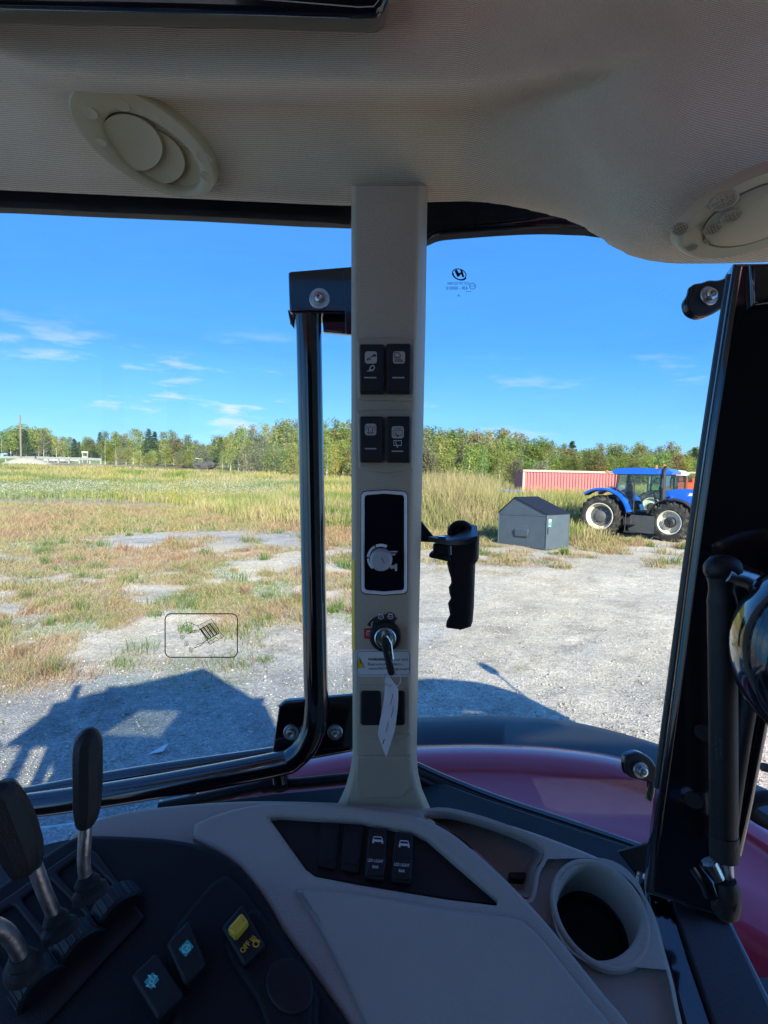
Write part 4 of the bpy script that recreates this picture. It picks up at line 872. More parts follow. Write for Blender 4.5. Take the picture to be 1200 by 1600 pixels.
# ---- red fender with black extension, marker lamp, wheel
xs = [260, 310, 345, 400, 470, 548, 600, 650, 700, 750, 800, 850, 900, 950, 1000, 1035, 1070, 1100, 1130, 1155, 1200, 1260, 1340, 1450]
yu = lambda x: float(np.interp(x, [260, 310, 345, 400, 470, 548, 650, 750, 850, 950, 1035, 1100, 1155, 1200, 1300, 1450], [1262, 1243, 1216, 1199, 1182, 1167, 1163, 1161, 1165, 1177, 1200, 1230, 1262, 1291, 1360, 1480]))
yp = lambda x: float(np.interp(x, [260, 310, 345, 400, 470, 548, 650, 750, 850, 900, 960, 1035, 1155, 1200, 1300, 1450], [1263, 1244, 1217, 1199, 1172, 1130, 1121, 1118, 1122, 1128, 1142, 1164, 1216, 1232, 1290, 1390]))
z0 = CAM.z
xx = np.arange(260, 1451, 10.0)
def smx(f):
    v = np.array([f(x) for x in xx]); return smo(v, 7)
yuv, ypv = smx(yu), smx(yp)
rows = [(4, -.652), (0, -.640), (-3, -.628), (-14, -.622), (-30, -.628), (-44, -.645), (-60, -.656), (-110, -.660), (-180, -.672), (-300, -.76), (-420, -1.0)]
V = []; Fc = []
for i, x in enumerate(xx):
    V += [HZ(x, yuv[i]-dy if dy < 0 else yuv[i]+0*dy, z0+z) for dy, z in rows]
m_ = len(rows)
for i in range(len(xx)-1):
    for k in range(m_-1): a = i*m_+k; Fc.append((a, a+m_, a+m_+1, a+1))
fender = MB().add((V, Fc), 'red_paint').build('fender', tr, ang=70)
V = []; Fc = []
for i, x in enumerate(xx):
    c1 = HZ(x, yuv[i]+1.5, z0-.645); c2 = HZ(x, ypv[i], z0-.640); dd = Vector((0, .03, 0))
    V += [c1+Vector((0, -.02, -.03)), c1, c1*.3+c2*.7+Vector((0, 0, .008)), c2, c2+Vector((0, .01, -.02)), c2+Vector((0, -.01, -.16))]
for i in range(len(xx)-1):
    for k in range(5): a = i*6+k; Fc.append((a, a+1, a+7, a+6))
MB().add((V, Fc), 'fender_black').build('fender_extension', tr, ang=50)
ML = [HZ(312, 1250, z0-.60), HZ(340, 1226, z0-.60), HZ(352, 1222, z0-.61)]
MB().add(tube(ML, [.012, .016, .010], 10), 'orange_lens').build('marker_light', fender)
# big rear wheel under the fender
def tyre_profile(R, wdt, rim): return [(rim, -wdt*.42), (rim*1.12, -wdt*.5), (R*.86, -wdt*.5), (R*.96, -wdt*.42), (R, -wdt*.25), (R, wdt*.25), (R*.96, wdt*.42), (R*.86, wdt*.5), (rim*1.12, wdt*.5), (rim, wdt*.42)]
def lugs(mb, o, ax, R, wdt, n, mat, h=.045, th=.055):
    x_, y_ = frame_dir(ax); ax = Vector(ax).normalized()
    for k in range(n):
        for sd in (-1, 1):
            a0 = 2*math.pi*(k+(.5 if sd > 0 else 0))/n; V = []
            for t, sh in ((0.0, 0), (.55, .6), (1.0, 1.0)):
                a = a0 + sh*.24*(-1); r1 = R if t < .8 else R*.93
                for dr in (-.02, h):
                    for da in (-th/2/R, th/2/R):
                        V.append(o + (x_*math.cos(a+da)+y_*math.sin(a+da))*(r1+dr) + ax*(sd*t*wdt*.49))
            mb.add((V, [(0, 1, 3, 2), (8, 10, 11, 9), (2, 3, 7, 6), (6, 7, 11, 10), (0, 2, 6, 4), (4, 6, 10, 8), (1, 5, 7, 3), (5, 9, 11, 7), (0, 4, 5, 1), (4, 8, 9, 5)]), mat)
wc = Vector((.55, 1.22, .88)); mb = MB().add(ring(wc, (0, 1, 0), tyre_profile(.84, .5, .46), 48), 'tyre'); lugs(mb, wc, (0, 1, 0), .84, .5, 22, 'tyre')
mb.build('rear_tyre', tr)
MB().add(lathe(wc, (0, 1, 0), [(.46, .20), (.44, .14), (.25, .06), (.12, .12), (0, .12)], 32), 'cream').build('wheel_rim', tr)
MB().add(tube([(.55, -.9, .88), (.55, 1.3, .88)], .13, 16), 'cast').add(box((-.9, -.15, .95), (2.6, .8, .5), bev=.05), 'cast').build('axle', tr)
# unseen lamp-like knob on a stalk, added to throw the round shadow on the gravel
mb = MB().add(tube([(3.10, 2.1, 1.9), (3.13, 2.17, 2.25), (3.15, 2.21, 2.48)], .016, 10), 'black').add(lathe((3.15, 2.21, 2.45), (0, 0, 1), [(.03, 0), (.062, .03), (.07, .10), (.062, .17), (.04, .20), (0, .205)], 16), 'black'); mb.build('shadow_knob', tr)
MB().add(tube(smooth_path([(1.55, 2.1, 1.6), (2.05, 2.05, 2.14), (2.6, 2.05, 2.18), (3.0, 1.95, 2.08), (3.22, 1.6, 1.85), (3.3, 1.2, 1.4)], 5), .22, 14), 'fender_black').add(box((2.4, 1.75, 1.4), (1.5, .6, 1.2), bev=.1), 'fender_black').build('shadow_block', tr)  # unseen tube and box, added and shaped to cast the right-hand gravel shadow

# ================================================================== OUTSIDE
def hor(px): return 732 + .0227*(px-600)
def lattice(seed):
    r = np.random.default_rng(seed); return r.random((256, 256))
LATS = [lattice(100+i) for i in range(8)]
def vnoise(x, y, k=0):
    a = LATS[k % 8]; xi = np.floor(x).astype(int); yi = np.floor(y).astype(int); fx = x-xi; fy = y-yi
    fx = fx*fx*(3-2*fx); fy = fy*fy*(3-2*fy); g = lambda i, j: a[(xi+i) % 256, (yi+j) % 256]
    return (g(0, 0)*(1-fx)+g(1, 0)*fx)*(1-fy) + (g(0, 1)*(1-fx)+g(1, 1)*fx)*fy
def fbm(x, y, s, k=0, o=4):
    v = 0; w = 1; t = 0
    for i in range(o): v = v + w*vnoise(x/s*2**i+17*i, y/s*2**i+5*i, k+i); t += w; w *= .55
    return v/t
def tz(x, y):
    x = np.asarray(x, float); y = np.asarray(y, float)
    left = sm(10, -40, x)
    far = sm(38, 95, y)*(.6+1.5*left) + sm(90, 170, y)*(.8*left)
    near = (fbm(x, y, 3.0, 1)-.5)*.16*sm(4, 12, y) + (fbm(x, y, 14, 2)-.5)*.5*sm(18, 40, y)
    return far+near
def project(x, y, z=0.0):
    vx = x; vy = y; vz = z-CAM.z
    d = vx*Fw.x+vy*Fw.y+vz*Fw.z; d = np.maximum(d, .1)
    return 600+F*(vx*Rt.x+vy*Rt.y+vz*Rt.z)/d, 800-F*(vx*Up.x+vy*Up.y+vz*Up.z)/d
def lerp(a, b, t): return a[None, :]*(1-t[:, None]) + b[None, :]*t[:, None]
A3 = lambda *c: np.array(c, float)
def cover(x, y):
    """ground cover of the yard: weights for tall grass, short dry grass, green turf, sand; rest is grey gravel"""
    px, py = project(x, y); n1 = fbm(x, y, 1.6, 0); n2 = fbm(x, y, .7, 3); n3 = fbm(x, y, 6, 5); n4 = fbm(x, y, 3.0, 6)
    py = py + (n3-.5)*np.minimum(60, (py-700)*.5) + (n1-.5)*np.minimum(26, (py-700)*.3)
    # edge of the tall growth
    e_tall = np.interp(px, [0, 150, 300, 470, 560, 660, 760, 800, 900, 960, 1010, 1060, 1200], [770, 772, 795, 826, 836, 826, 838, 846, 852, 838, 800, 790, 780])
    tall = sm(e_tall+5, e_tall-5, py)
    e_red = np.interp(px, [0, 100, 260, 470, 560, 700, 860, 960, 1010], [850, 842, 838, 842, 858, 862, 872, 860, 830])
    dry = sm(e_red+8, e_red-8, py)*(1-tall)
    e_mix = np.interp(px, [0, 200, 300, 470, 550, 620, 700], [1090, 1040, 1012, 972, 930, 880, 850])
    mixz = sm(e_mix+30, e_mix-30, py)*(1-tall)*(1-dry)
    strip = sm(118, 190, px)*sm(500, 440, px)*np.exp(-((py-848-(px-300)*.02)/15)**2)
    dry = dry*(1-strip); mixz = mixz*(1-strip)
    patch = sm(.43, .55, n1*.6+n2*.4)
    dry = np.clip(dry + mixz*patch*.95, 0, 1); sand = mixz*(1-patch)*sm(.38, .5, n4)
    right = sm(560, 700, px)
    dry = np.clip(dry + right*sm(930, 860, py)*sm(.50, .60, n1*.5+n2*.5)*.8*(1-tall), 0, 1)
    sand = np.clip(sand + right*sm(1010, 900, py)*sm(.40, .6, n4)*.55*(1-tall), 0, 1)
    green = sm(.54, .62, fbm(x, y, 1.1, 4))*(1-tall)*sm(1150, 950, py)*(1-right)*(1-strip)
    lawn = sm(300, 220, px)*sm(724, 728, py)*sm(744, 738, py)
    return tall, dry, green, sand, strip, px, py, n2, n4, lawn
def ground():
    ys = np.concatenate([np.arange(-12, 3, 1.0), np.arange(3, 14, .09), 14*1.012**np.arange(0, 215), [260, 400, 700, 1200, 2000]])
    nx = 300; V = []; 
    u = np.linspace(-1, 1, nx)
    X = np.array([u*(np.maximum(7, 1.0*abs(y)+3)) for y in ys]); Y = np.repeat(ys[:, None], nx, 1)
    x, y = X.ravel(), Y.ravel(); z = tz(x, y); z[y > 300] = 2.2
    z = z + (fbm(x, y, .25, 2, 3)-.5)*.03*sm(3, 4, y)*sm(30, 15, y)
    n = len(ys); me = bpy.data.meshes.new('ground'); me.vertices.add(n*nx); me.vertices.foreach_set('co', np.stack([x, y, z], 1).ravel())
    i = np.arange(n-1)[:, None]*nx+np.arange(nx-1)[None, :]; q = np.stack([i, i+1, i+nx+1, i+nx], -1).reshape(-1, 4)
    me.loops.add(q.size); me.polygons.add(len(q)); me.loops.foreach_set('vertex_index', q.ravel().astype(np.int32)); me.polygons.foreach_set('loop_start', (np.arange(len(q))*4).astype(np.int32)); me.polygons.foreach_set('loop_total', np.full(len(q), 4, np.int32))
    me.update(calc_edges=True); me.polygons.foreach_set('use_smooth', np.ones(len(q), bool))
    tall, dry, green, sand, strip, px, py, n2, n4, lawn = cover(x, y)
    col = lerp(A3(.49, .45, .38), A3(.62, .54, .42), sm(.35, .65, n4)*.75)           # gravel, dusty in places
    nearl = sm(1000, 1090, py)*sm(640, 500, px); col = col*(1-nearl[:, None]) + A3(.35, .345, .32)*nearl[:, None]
    r = sm(620, 700, px)*sm(1120, 950, py); col = col*(1-.55*r[:, None]) + A3(.68, .60, .46)*.55*r[:, None]
    col = col*(1-.6*strip[:, None]) + A3(.44, .43, .42)*.6*strip[:, None]
    ru = x*.50+y*.86; rv = x*.86-y*.50 + .8*np.sin(y*.12)            # wheel tracks across the yard
    tr1 = fbm(ru*.16, rv*1.0, .55, 4, 3); tr2 = fbm(ru*.1+9, rv, 1.7, 6, 3); g_ = sm(1080, 1000, py)*(1-tall)
    col = col*(1 + g_[:, None]*((tr1-.5)*.50+(tr2-.5)*.55)[:, None])
    mx = (g_*sm(.46, .60, tr2)*.6*sm(600, 680, px))[:, None]; col = col*(1-mx) + A3(.42, .425, .41)*mx
    dk = sm(.60, .72, fbm(x, y, .45, 7))*.25; col = col*(1-dk[:, None])
    for wgt, c in ((sand, A3(.66, .57, .42)), (dry*.75, A3(.42, .29, .17)), (green*.3, A3(.20, .26, .08)), (tall, A3(.24, .20, .09))):
        col = col*(1-wgt[:, None]) + c[None]*wgt[:, None]
    col = col*(1-lawn[:, None]) + A3(.16, .30, .05)*lawn[:, None]
    road = np.exp(-((py-743-(px-120)*.01)/4.0)**2)*sm(40, 80, px)*sm(250, 200, px); col = col*(1-.8*road[:, None]) + A3(.48, .38, .28)*.8*road[:, None]
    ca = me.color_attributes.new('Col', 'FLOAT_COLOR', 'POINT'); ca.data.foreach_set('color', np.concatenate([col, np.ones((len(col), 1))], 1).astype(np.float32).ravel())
    m = bpy.data.materials.new('yard_ground'); m.use_nodes = True; nn = m.node_tree.nodes; l = m.node_tree.links; b = nn['Principled BSDF']; b.inputs['Roughness'].default_value = .95; b.inputs['Specular IOR Level'].default_value = .2
    a = nn.new('ShaderNodeVertexColor'); a.layer_name = 'Col'; t = nn.new('ShaderNodeTexCoord')
    vor = nn.new('ShaderNodeTexVoronoi'); vor.inputs['Scale'].default_value = 60; l.new(t.outputs['Object'], vor.inputs[0])
    z1 = nn.new('ShaderNodeTexNoise'); z1.inputs['Scale'].default_value = 9; z1.inputs['Detail'].default_value = 9; z1.inputs['Roughness'].default_value = .75; l.new(t.outputs['Object'], z1.inputs[0])
    z2 = nn.new('ShaderNodeTexNoise'); z2.inputs['Scale'].default_value = 1.3; z2.inputs['Detail'].default_value = 6; z2.inputs['Roughness'].default_value = .7; z2.inputs['Distortion'].default_value = .6; l.new(t.outputs['Object'], z2.inputs[0])
    sv = nn.new('ShaderNodeSeparateColor'); l.new(vor.outputs['Color'], sv.inputs[0])
    q1 = nn.new('ShaderNodeMapRange'); l.new(sv.outputs[0], q1.inputs[0]); q1.inputs[3].default_value = .72; q1.inputs[4].default_value = 1.3
    q2 = nn.new('ShaderNodeMapRange'); l.new(z1.outputs[0], q2.inputs[0]); q2.inputs[1].default_value = .3; q2.inputs[2].default_value = .7; q2.inputs[3].default_value = .72; q2.inputs[4].default_value = 1.25
    q3 = nn.new('ShaderNodeMapRange'); l.new(z2.outputs[0], q3.inputs[0]); q3.inputs[1].default_value = .3; q3.inputs[2].default_value = .7; q3.inputs[3].default_value = .82; q3.inputs[4].default_value = 1.16
    m1 = nn.new('ShaderNodeMath'); m1.operation = 'MULTIPLY'; l.new(q1.outputs[0], m1.inputs[0]); l.new(q2.outputs[0], m1.inputs[1])
    m2 = nn.new('ShaderNodeMath'); m2.operation = 'MULTIPLY'; l.new(m1.outputs[0], m2.inputs[0]); l.new(q3.outputs[0], m2.inputs[1])
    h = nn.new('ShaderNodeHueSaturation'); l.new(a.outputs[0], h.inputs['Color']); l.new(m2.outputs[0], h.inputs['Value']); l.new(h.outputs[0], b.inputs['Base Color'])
    s1 = nn.new('ShaderNodeMath'); s1.operation = 'MULTIPLY_ADD'; l.new(z1.outputs[0], s1.inputs[0]); s1.inputs[1].default_value = 3.0; l.new(vor.outputs['Distance'], s1.inputs[2])
    bm = nn.new('ShaderNodeBump'); bm.inputs['Strength'].default_value = .55; bm.inputs['Distance'].default_value = .018; l.new(s1.outputs[0], bm.inputs['Height']); l.new(bm.outputs[0], b.inputs['Normal'])
    me.materials.append(m); o = bpy.data.objects.new('ground', me); COL.objects.link(o); o['kind'] = 'structure'
ground()

def soup(name, verts, tris, cols, mat, label, cat=None, parent=None):
    """many small faces as one mesh with one colour per vertex"""
    me = bpy.data.meshes.new(name); me.vertices.add(len(verts)); me.vertices.foreach_set('co', verts.astype(np.float32).ravel())
    k = tris.shape[1]; me.loops.add(tris.size); me.polygons.add(len(tris)); me.loops.foreach_set('vertex_index', tris.ravel().astype(np.int32))
    me.polygons.foreach_set('loop_start', (np.arange(len(tris))*k).astype(np.int32)); me.polygons.foreach_set('loop_total', np.full(len(tris), k, np.int32)); me.update(calc_edges=True)
    ca = me.color_attributes.new('Col', 'FLOAT_COLOR', 'POINT'); ca.data.foreach_set('color', np.concatenate([cols, np.ones((len(cols), 1))], 1).astype(np.float32).ravel())
    me.materials.append(M[mat] if isinstance(mat, str) else mat)
    if name is None: return me
    o = bpy.data.objects.new(name, me); COL.objects.link(o); o.parent = parent
    return tag(o, label, cat, None, 'stuff' if parent is None else None)
def blades(x, y, h, wd, col, lean=.3, name='grass', label='', droop=True, tip=None):
    n = len(x); z = tz(x, y); a = rng.random(n)*6.283; dx, dy = np.cos(a), np.sin(a); la = rng.random(n)*6.283; ll = rng.random(n)*lean*h + .03
    lx, ly = np.cos(la)*ll, np.sin(la)*ll
    base = np.stack([x, y, z-.02], 1); w_ = np.stack([dx*wd/2, dy*wd/2, 0*wd], 1)
    mid = base + np.stack([lx*.35, ly*.35, h*.6], 1); top = base + np.stack([lx, ly, h], 1)
    V = np.stack([base-w_, base+w_, mid-w_*.8, mid+w_*.8, top], 1).reshape(-1, 3)
    i = np.arange(n)[:, None]*5; T = np.concatenate([i+A3(0, 1, 3).astype(int), i+A3(0, 3, 2).astype(int), i+A3(2, 3, 4).astype(int)], 0)
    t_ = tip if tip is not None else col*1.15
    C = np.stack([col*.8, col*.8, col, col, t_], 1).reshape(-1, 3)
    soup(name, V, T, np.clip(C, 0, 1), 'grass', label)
def scatter(n, y0, y1, pw=1.0, xr=.78, pad=1):
    """random ground points, y biased so that the far ones are not wasted"""
    t = rng.random(n); y = (y0**(2-pw) + t*(y1**(2-pw)-y0**(2-pw)))**(1/(2-pw)) if pw != 2 else y0*(y1/y0)**t
    x = (rng.random(n)*2-1)*(xr*y+pad); return x, y
# dumpster and tractor footprints are kept clear of growth
def clear(x, y): return ~(((abs(x-5.1) < 1.35) & (abs(y-19.2) < 1.1)) | ((x > 8.2) & (x < 14) & (abs(y-23+.75*(x-9.5)) < 1.4)))
# tall meadow grass
x, y = scatter(270000, 17, 78, 1.55)
tall, dry, green, sand, strip, px, py, n2, n4, lawn = cover(x, y)
k = (tall > rng.random(len(x))) & clear(x, y) & (px > -60) & (px < 1260) & ~((lawn > .3)); x, y, px, n4 = x[k], y[k], px[k], n4[k]
g1 = fbm(x, y, 5, 2); g2 = fbm(x, y, 2.2, 7)
c = lerp(A3(.46, .42, .15), A3(.20, .27, .07), sm(.40, .60, g1)); c = c*(1-sm(.52, .66, g2)[:, None]*.75) + A3(.55, .42, .24)*sm(.52, .66, g2)[:, None]*.75
bz = (sm(630, 660, px)*sm(790, 750, px)*.55)[:, None]; c = c*(1-bz)+A3(.42, .34, .19)*bz
c = c*(.75+.5*rng.random((len(x), 1)))
edge = sm(17, 30, y); h = (.30+.55*rng.random(len(x)))*(.55+.6*edge)*(.7+.7*fbm(x, y, 4, 1)) * (1-.35*sm(450, 250, px)) * (1+.75*sm(560, 700, px)*sm(24, 30, y)*sm(60, 45, y) + .7*sm(630, 660, px)*sm(800, 760, px)*sm(24, 30, y))
blades(x, y, h, np.maximum(.012, y*.0011), c, .45, 'tall_grass', 'tall green and straw coloured meadow grass beyond the yard')
# short dry red-brown grass
x, y = scatter(330000, 6.0, 32, 1.45)
tall, dry, green, sand, strip, px, py, n2, n4, lawn = cover(x, y)
k = (dry > .25+.75*rng.random(len(x))) & clear(x, y) & (px > -60) & (px < 1240); x, y, px = x[k], y[k], px[k]
g = fbm(x, y, 1.8, 6); c = lerp(A3(.50, .34, .19), A3(.44, .38, .18), sm(.36, .54, g)); c = c*(.7+.6*rng.random((len(x), 1)))
blades(x, y, (.03+.11*rng.random(len(x)))*(1+1.2*sm(13, 24, y)), np.maximum(.005, y*.00085), c, 1.3, 'dry_grass', 'short dry reddish grass patches on the sandy yard')
# green clumps
x, y = scatter(200000, 5.0, 28, 1.45)
tall, dry, green, sand, strip, px, py, n2, n4, lawn = cover(x, y)
k = (green*.55 > rng.random(len(x))) & (px > -60) & (px < 1100) & clear(x, y); x, y = x[k], y[k]
c = lerp(A3(.12, .26, .04), A3(.30, .36, .10), rng.random(len(x))); blades(x, y, .03+.08*rng.random(len(x)), np.maximum(.006, y*.0009), c, 1.2, 'green_turf', 'low green weeds growing in clumps on the yard')
# tussocks: tight clumps with taller stems and seed heads
def tussocks(n, per):
    cx_, cy_ = scatter(n, 6.5, 30, 1.3); tall, dry, green, sand, strip, px, py, n2, n4, lawn = cover(cx_, cy_)
    k = (((dry+green) > .35) | ((rng.random(n) < .07) & (px < 640) & (tall < .1))) & (px > -60) & (px < 1150) & clear(cx_, cy_); cx_, cy_ = cx_[k], cy_[k]; m_ = len(cx_)
    rad = .05+.16*rng.random(m_); x = np.repeat(cx_, per)+rng.normal(size=m_*per)*np.repeat(rad, per); y = np.repeat(cy_, per)+rng.normal(size=m_*per)*np.repeat(rad, per)
    hh_ = np.repeat(.08+.22*rng.random(m_)**1.5, per)*(.5+.7*rng.random(m_*per)); kind = np.repeat(rng.random(m_), per)
    c = np.where((kind < .4)[:, None], A3(.17, .26, .06)[None], np.where((kind < .75)[:, None], A3(.42, .36, .18)[None], A3(.40, .25, .15)[None]))*(.65+.6*rng.random((m_*per, 1)))
    blades(x, y, hh_, np.maximum(.006, y*.0009), c, .7, 'tussock_grass', 'scattered tussocks and dry stems standing on the yard')
tussocks(1500, 60)
# stones
def pebbles():
    n = 60000; x, y = scatter(n, 3.2, 20, 1.7, .8); tall, dry, green, sand, strip, px, py, n2, n4, lawn = cover(x, y)
    k = (tall < .5) & (px > -80) & (px < 1280); x, y = x[k], y[k]; n = len(x)
    s = .004+.008*rng.random(n)**3 + .018*rng.random(n)**40 + y*.00015; ph = rng.random(n)*6.28; z = tz(x, y)
    V = []; 
    for i, (a, b, c_) in enumerate(((1, 0, 0), (0, 1, 0), (-1, 0, 0), (0, -1, 0), (0, 0, .75), (.2, .1, -.6))):
        jx = a*(.7+.6*rng.random(n)); jy = b*(.6+.6*rng.random(n)); V.append(np.stack([x+s*(jx*np.cos(ph)-jy*np.sin(ph)), y+s*(jx*np.sin(ph)+jy*np.cos(ph)), z+s*(c_*(.6+.6*rng.random(n))+.2)+.004], 1))
    V = np.stack(V, 1).reshape(-1, 3); i = np.arange(n)[:, None]*6
    T = np.concatenate([i+np.array(t) for t in ((0, 1, 4), (1, 2, 4), (2, 3, 4), (3, 0, 4), (1, 0, 5), (2, 1, 5), (3, 2, 5), (0, 3, 5))], 0)
    g = rng.random(n); c = np.repeat((A3(.50, .455, .39)[None]*(.55+.8*g[:, None])), 6, 0)
    m = vcol_mat('gravel_stone', .9, 0.0); soup('gravel', V, T, np.clip(c, 0, .75), m, 'loose grey gravel stones spread over the yard')
pebbles()
# flowering weeds: pale asters and goldenrod in drifts
def weeds(name, label, spots, n, cst, cfl, hh, fs):
    X = []; Y = []; H = []; 
    for (a, b, rx, ry, wgt) in spots:
        q = G(a, b); m_ = int(n*wgt); X.append(q.x+rng.normal(size=m_)*rx); Y.append(q.y+rng.normal(size=m_)*ry); H.append(hh*(.55+.6*rng.random(m_)))
    x = np.concatenate(X); y = np.maximum(np.concatenate(Y), 17); h = np.concatenate(H); ok = clear(x, y); x, y, h = x[ok], y[ok], h[ok]; z = tz(x, y); nn = len(x)
    a = rng.random(nn)*6.28; w_ = .012+y*.0004; Vs = np.stack([np.stack([x-w_, y, z], 1), np.stack([x+w_, y, z], 1), np.stack([x+.12*np.cos(a), y+.12*np.sin(a), z+h], 1)], 1).reshape(-1, 3)
    Ts = np.arange(nn*3).reshape(-1, 3); Cs = np.repeat(A3(*cst)[None]*(.7+.6*rng.random((nn, 1))), 3, 0)
    kf = 9; xf = np.repeat(x+.12*np.cos(a), kf)+rng.normal(size=nn*kf)*.10; yf = np.repeat(y+.12*np.sin(a), kf)+rng.normal(size=nn*kf)*.10; zf = np.repeat(z+h, kf)-rng.random(nn*kf)*.35*np.repeat(h, kf)
    s = fs*(.6+.8*rng.random(nn*kf)); r1 = rng.normal(size=(nn*kf, 3)); r2 = rng.normal(size=(nn*kf, 3)); r1 /= np.linalg.norm(r1, axis=1)[:, None]; r2 /= np.linalg.norm(r2, axis=1)[:, None]
    c0 = np.stack([xf, yf, zf], 1); Vf = np.stack([c0-r1*s[:, None], c0+r2*s[:, None], c0+r1*s[:, None]], 1).reshape(-1, 3); Tf = np.arange(nn*kf*3).reshape(-1, 3)+len(Vs)
    lf = rng.random(nn*kf) < .5; Cf = np.where(lf[:, None], A3(*cst)[None], A3(*cfl)[None])*(.8+.4*rng.random((nn*kf, 1))); Cf = np.repeat(Cf, 3, 0)
    soup(name, np.concatenate([Vs, Vf]), np.concatenate([Ts, Tf]), np.clip(np.concatenate([Cs, Cf]), 0, .85), 'grass', label)
weeds('aster_weeds', 'pale flowering weeds in drifts among the tall grass', [(40, 775, 3.5, 3.0, .28), (110, 770, 2.5, 2.0, .12), (330, 772, 3.5, 4, .12), (400, 770, 3, 4, .12), (430, 778, 2, 2, .08), (870, 784, 2.2, 2.2, .14), (845, 790, 1.2, 1.5, .06), (680, 790, 2, 3, .04), (280, 775, 3, 3, .06)], 3600, (.24, .30, .13), (.66, .64, .52), .85, .045)
weeds('goldenrod_weeds', 'yellow flowering goldenrod among the tall grass', [(740, 790, 3, 3, .25), (780, 812, 1.2, 1.5, .1), (530, 785, 3, 3, .18), (350, 785, 4, 3, .15), (80, 778, 4, 3, .12), (900, 800, 1.0, 1.5, .08), (690, 800, 2, 2, .12)], 2000, (.26, .30, .08), (.60, .48, .07), .75, .035)

# ------------------------------------------------------------------ trees
def leaf_cloud(centers, radii, per, size, palette, flat_=.8, seed=0, drip=0.0):
    r = np.random.default_rng(seed); V = []; C = []
    for (cx, cy, cz), rad in zip(centers, radii):
        n = int(per*(rad/.8)**2)+6; d = r.normal(size=(n, 3)); d /= np.linalg.norm(d, axis=1)[:, None]; rr2 = rad*(.35+.65*r.random((n, 1))**.5)
        p = A3(cx, cy, cz)[None] + d*rr2*A3(1, 1, flat_)[None]
        a = r.normal(size=(n, 3)); a /= np.linalg.norm(a, axis=1)[:, None]; b = r.normal(size=(n, 3)); b -= a*(a*b).sum(1)[:, None]; b /= np.linalg.norm(b, axis=1)[:, None]
        s = size*(.6+.8*r.random((n, 1))); V.append(np.stack([p-a*s, p+b*s*.6, p+a*s, p-b*s*.6], 1).reshape(-1, 3))
        base = palette[r.integers(len(palette))]; C.append(np.repeat(A3(*base)[None]*(.75+.5*r.random((n, 1)))*(.85+.3*r.random()), 4, 0))
    V = np.concatenate(V); C = np.concatenate(C); return V, np.arange(len(V)).reshape(-1, 4), np.clip(C, 0, 1)
def limbs(mb, H, r0, n, spread, up, start, mat, seed, lean=0):
    r = random.Random(seed); tr_ = [Vector((lean*t*t*H*.1+r.uniform(-.05, .05)*t, r.uniform(-.05, .05)*t, H*t)) for t in (0, .12, .3, .5, .7, .86, .97)]; tr_[0].z = -.3
    mb.add(tube(tr_, [r0*1.25, r0, r0*.85, r0*.66, r0*.42, r0*.22, r0*.06], 7), mat); tips = []
    for k in range(n):
        t = start+(0.93-start)*(k+r.random()*.6)/n; i = min(int(t*6), 5); b = Vector((0, 0, H*t)) + Vector((lean*t*t*H*.1, 0, 0)); a = k*2.4+r.random(); L_ = spread*H*(1-.75*(t-start)/(1-start))*(.7+.6*r.random())
        e = b+Vector((math.cos(a)*L_, math.sin(a)*L_, up*L_)); mid = (b+e)/2+Vector((0, 0, -.06*L_)); mb.add(tube([b, mid, e], [r0*.34*(1-t*.6), r0*.2*(1-t*.6), r0*.05], 5), mat); tips.append((e, mid, L_))
    return tips
PG = [(.21, .28, .08), (.25, .32, .09), (.30, .35, .11)]; PYG = [(.32, .37, .09), (.40, .41, .11), (.25, .33, .08)]; PGO = [(.44, .40, .13), (.38, .38, .12), (.31, .36, .10)]
PRU = [(.40, .26, .13), (.34, .27, .13), (.30, .32, .11)]; PPI = [(.07, .12, .05), (.09, .14, .055)]; PGR = [(.26, .28, .16), (.32, .32, .18)]
variants = {}
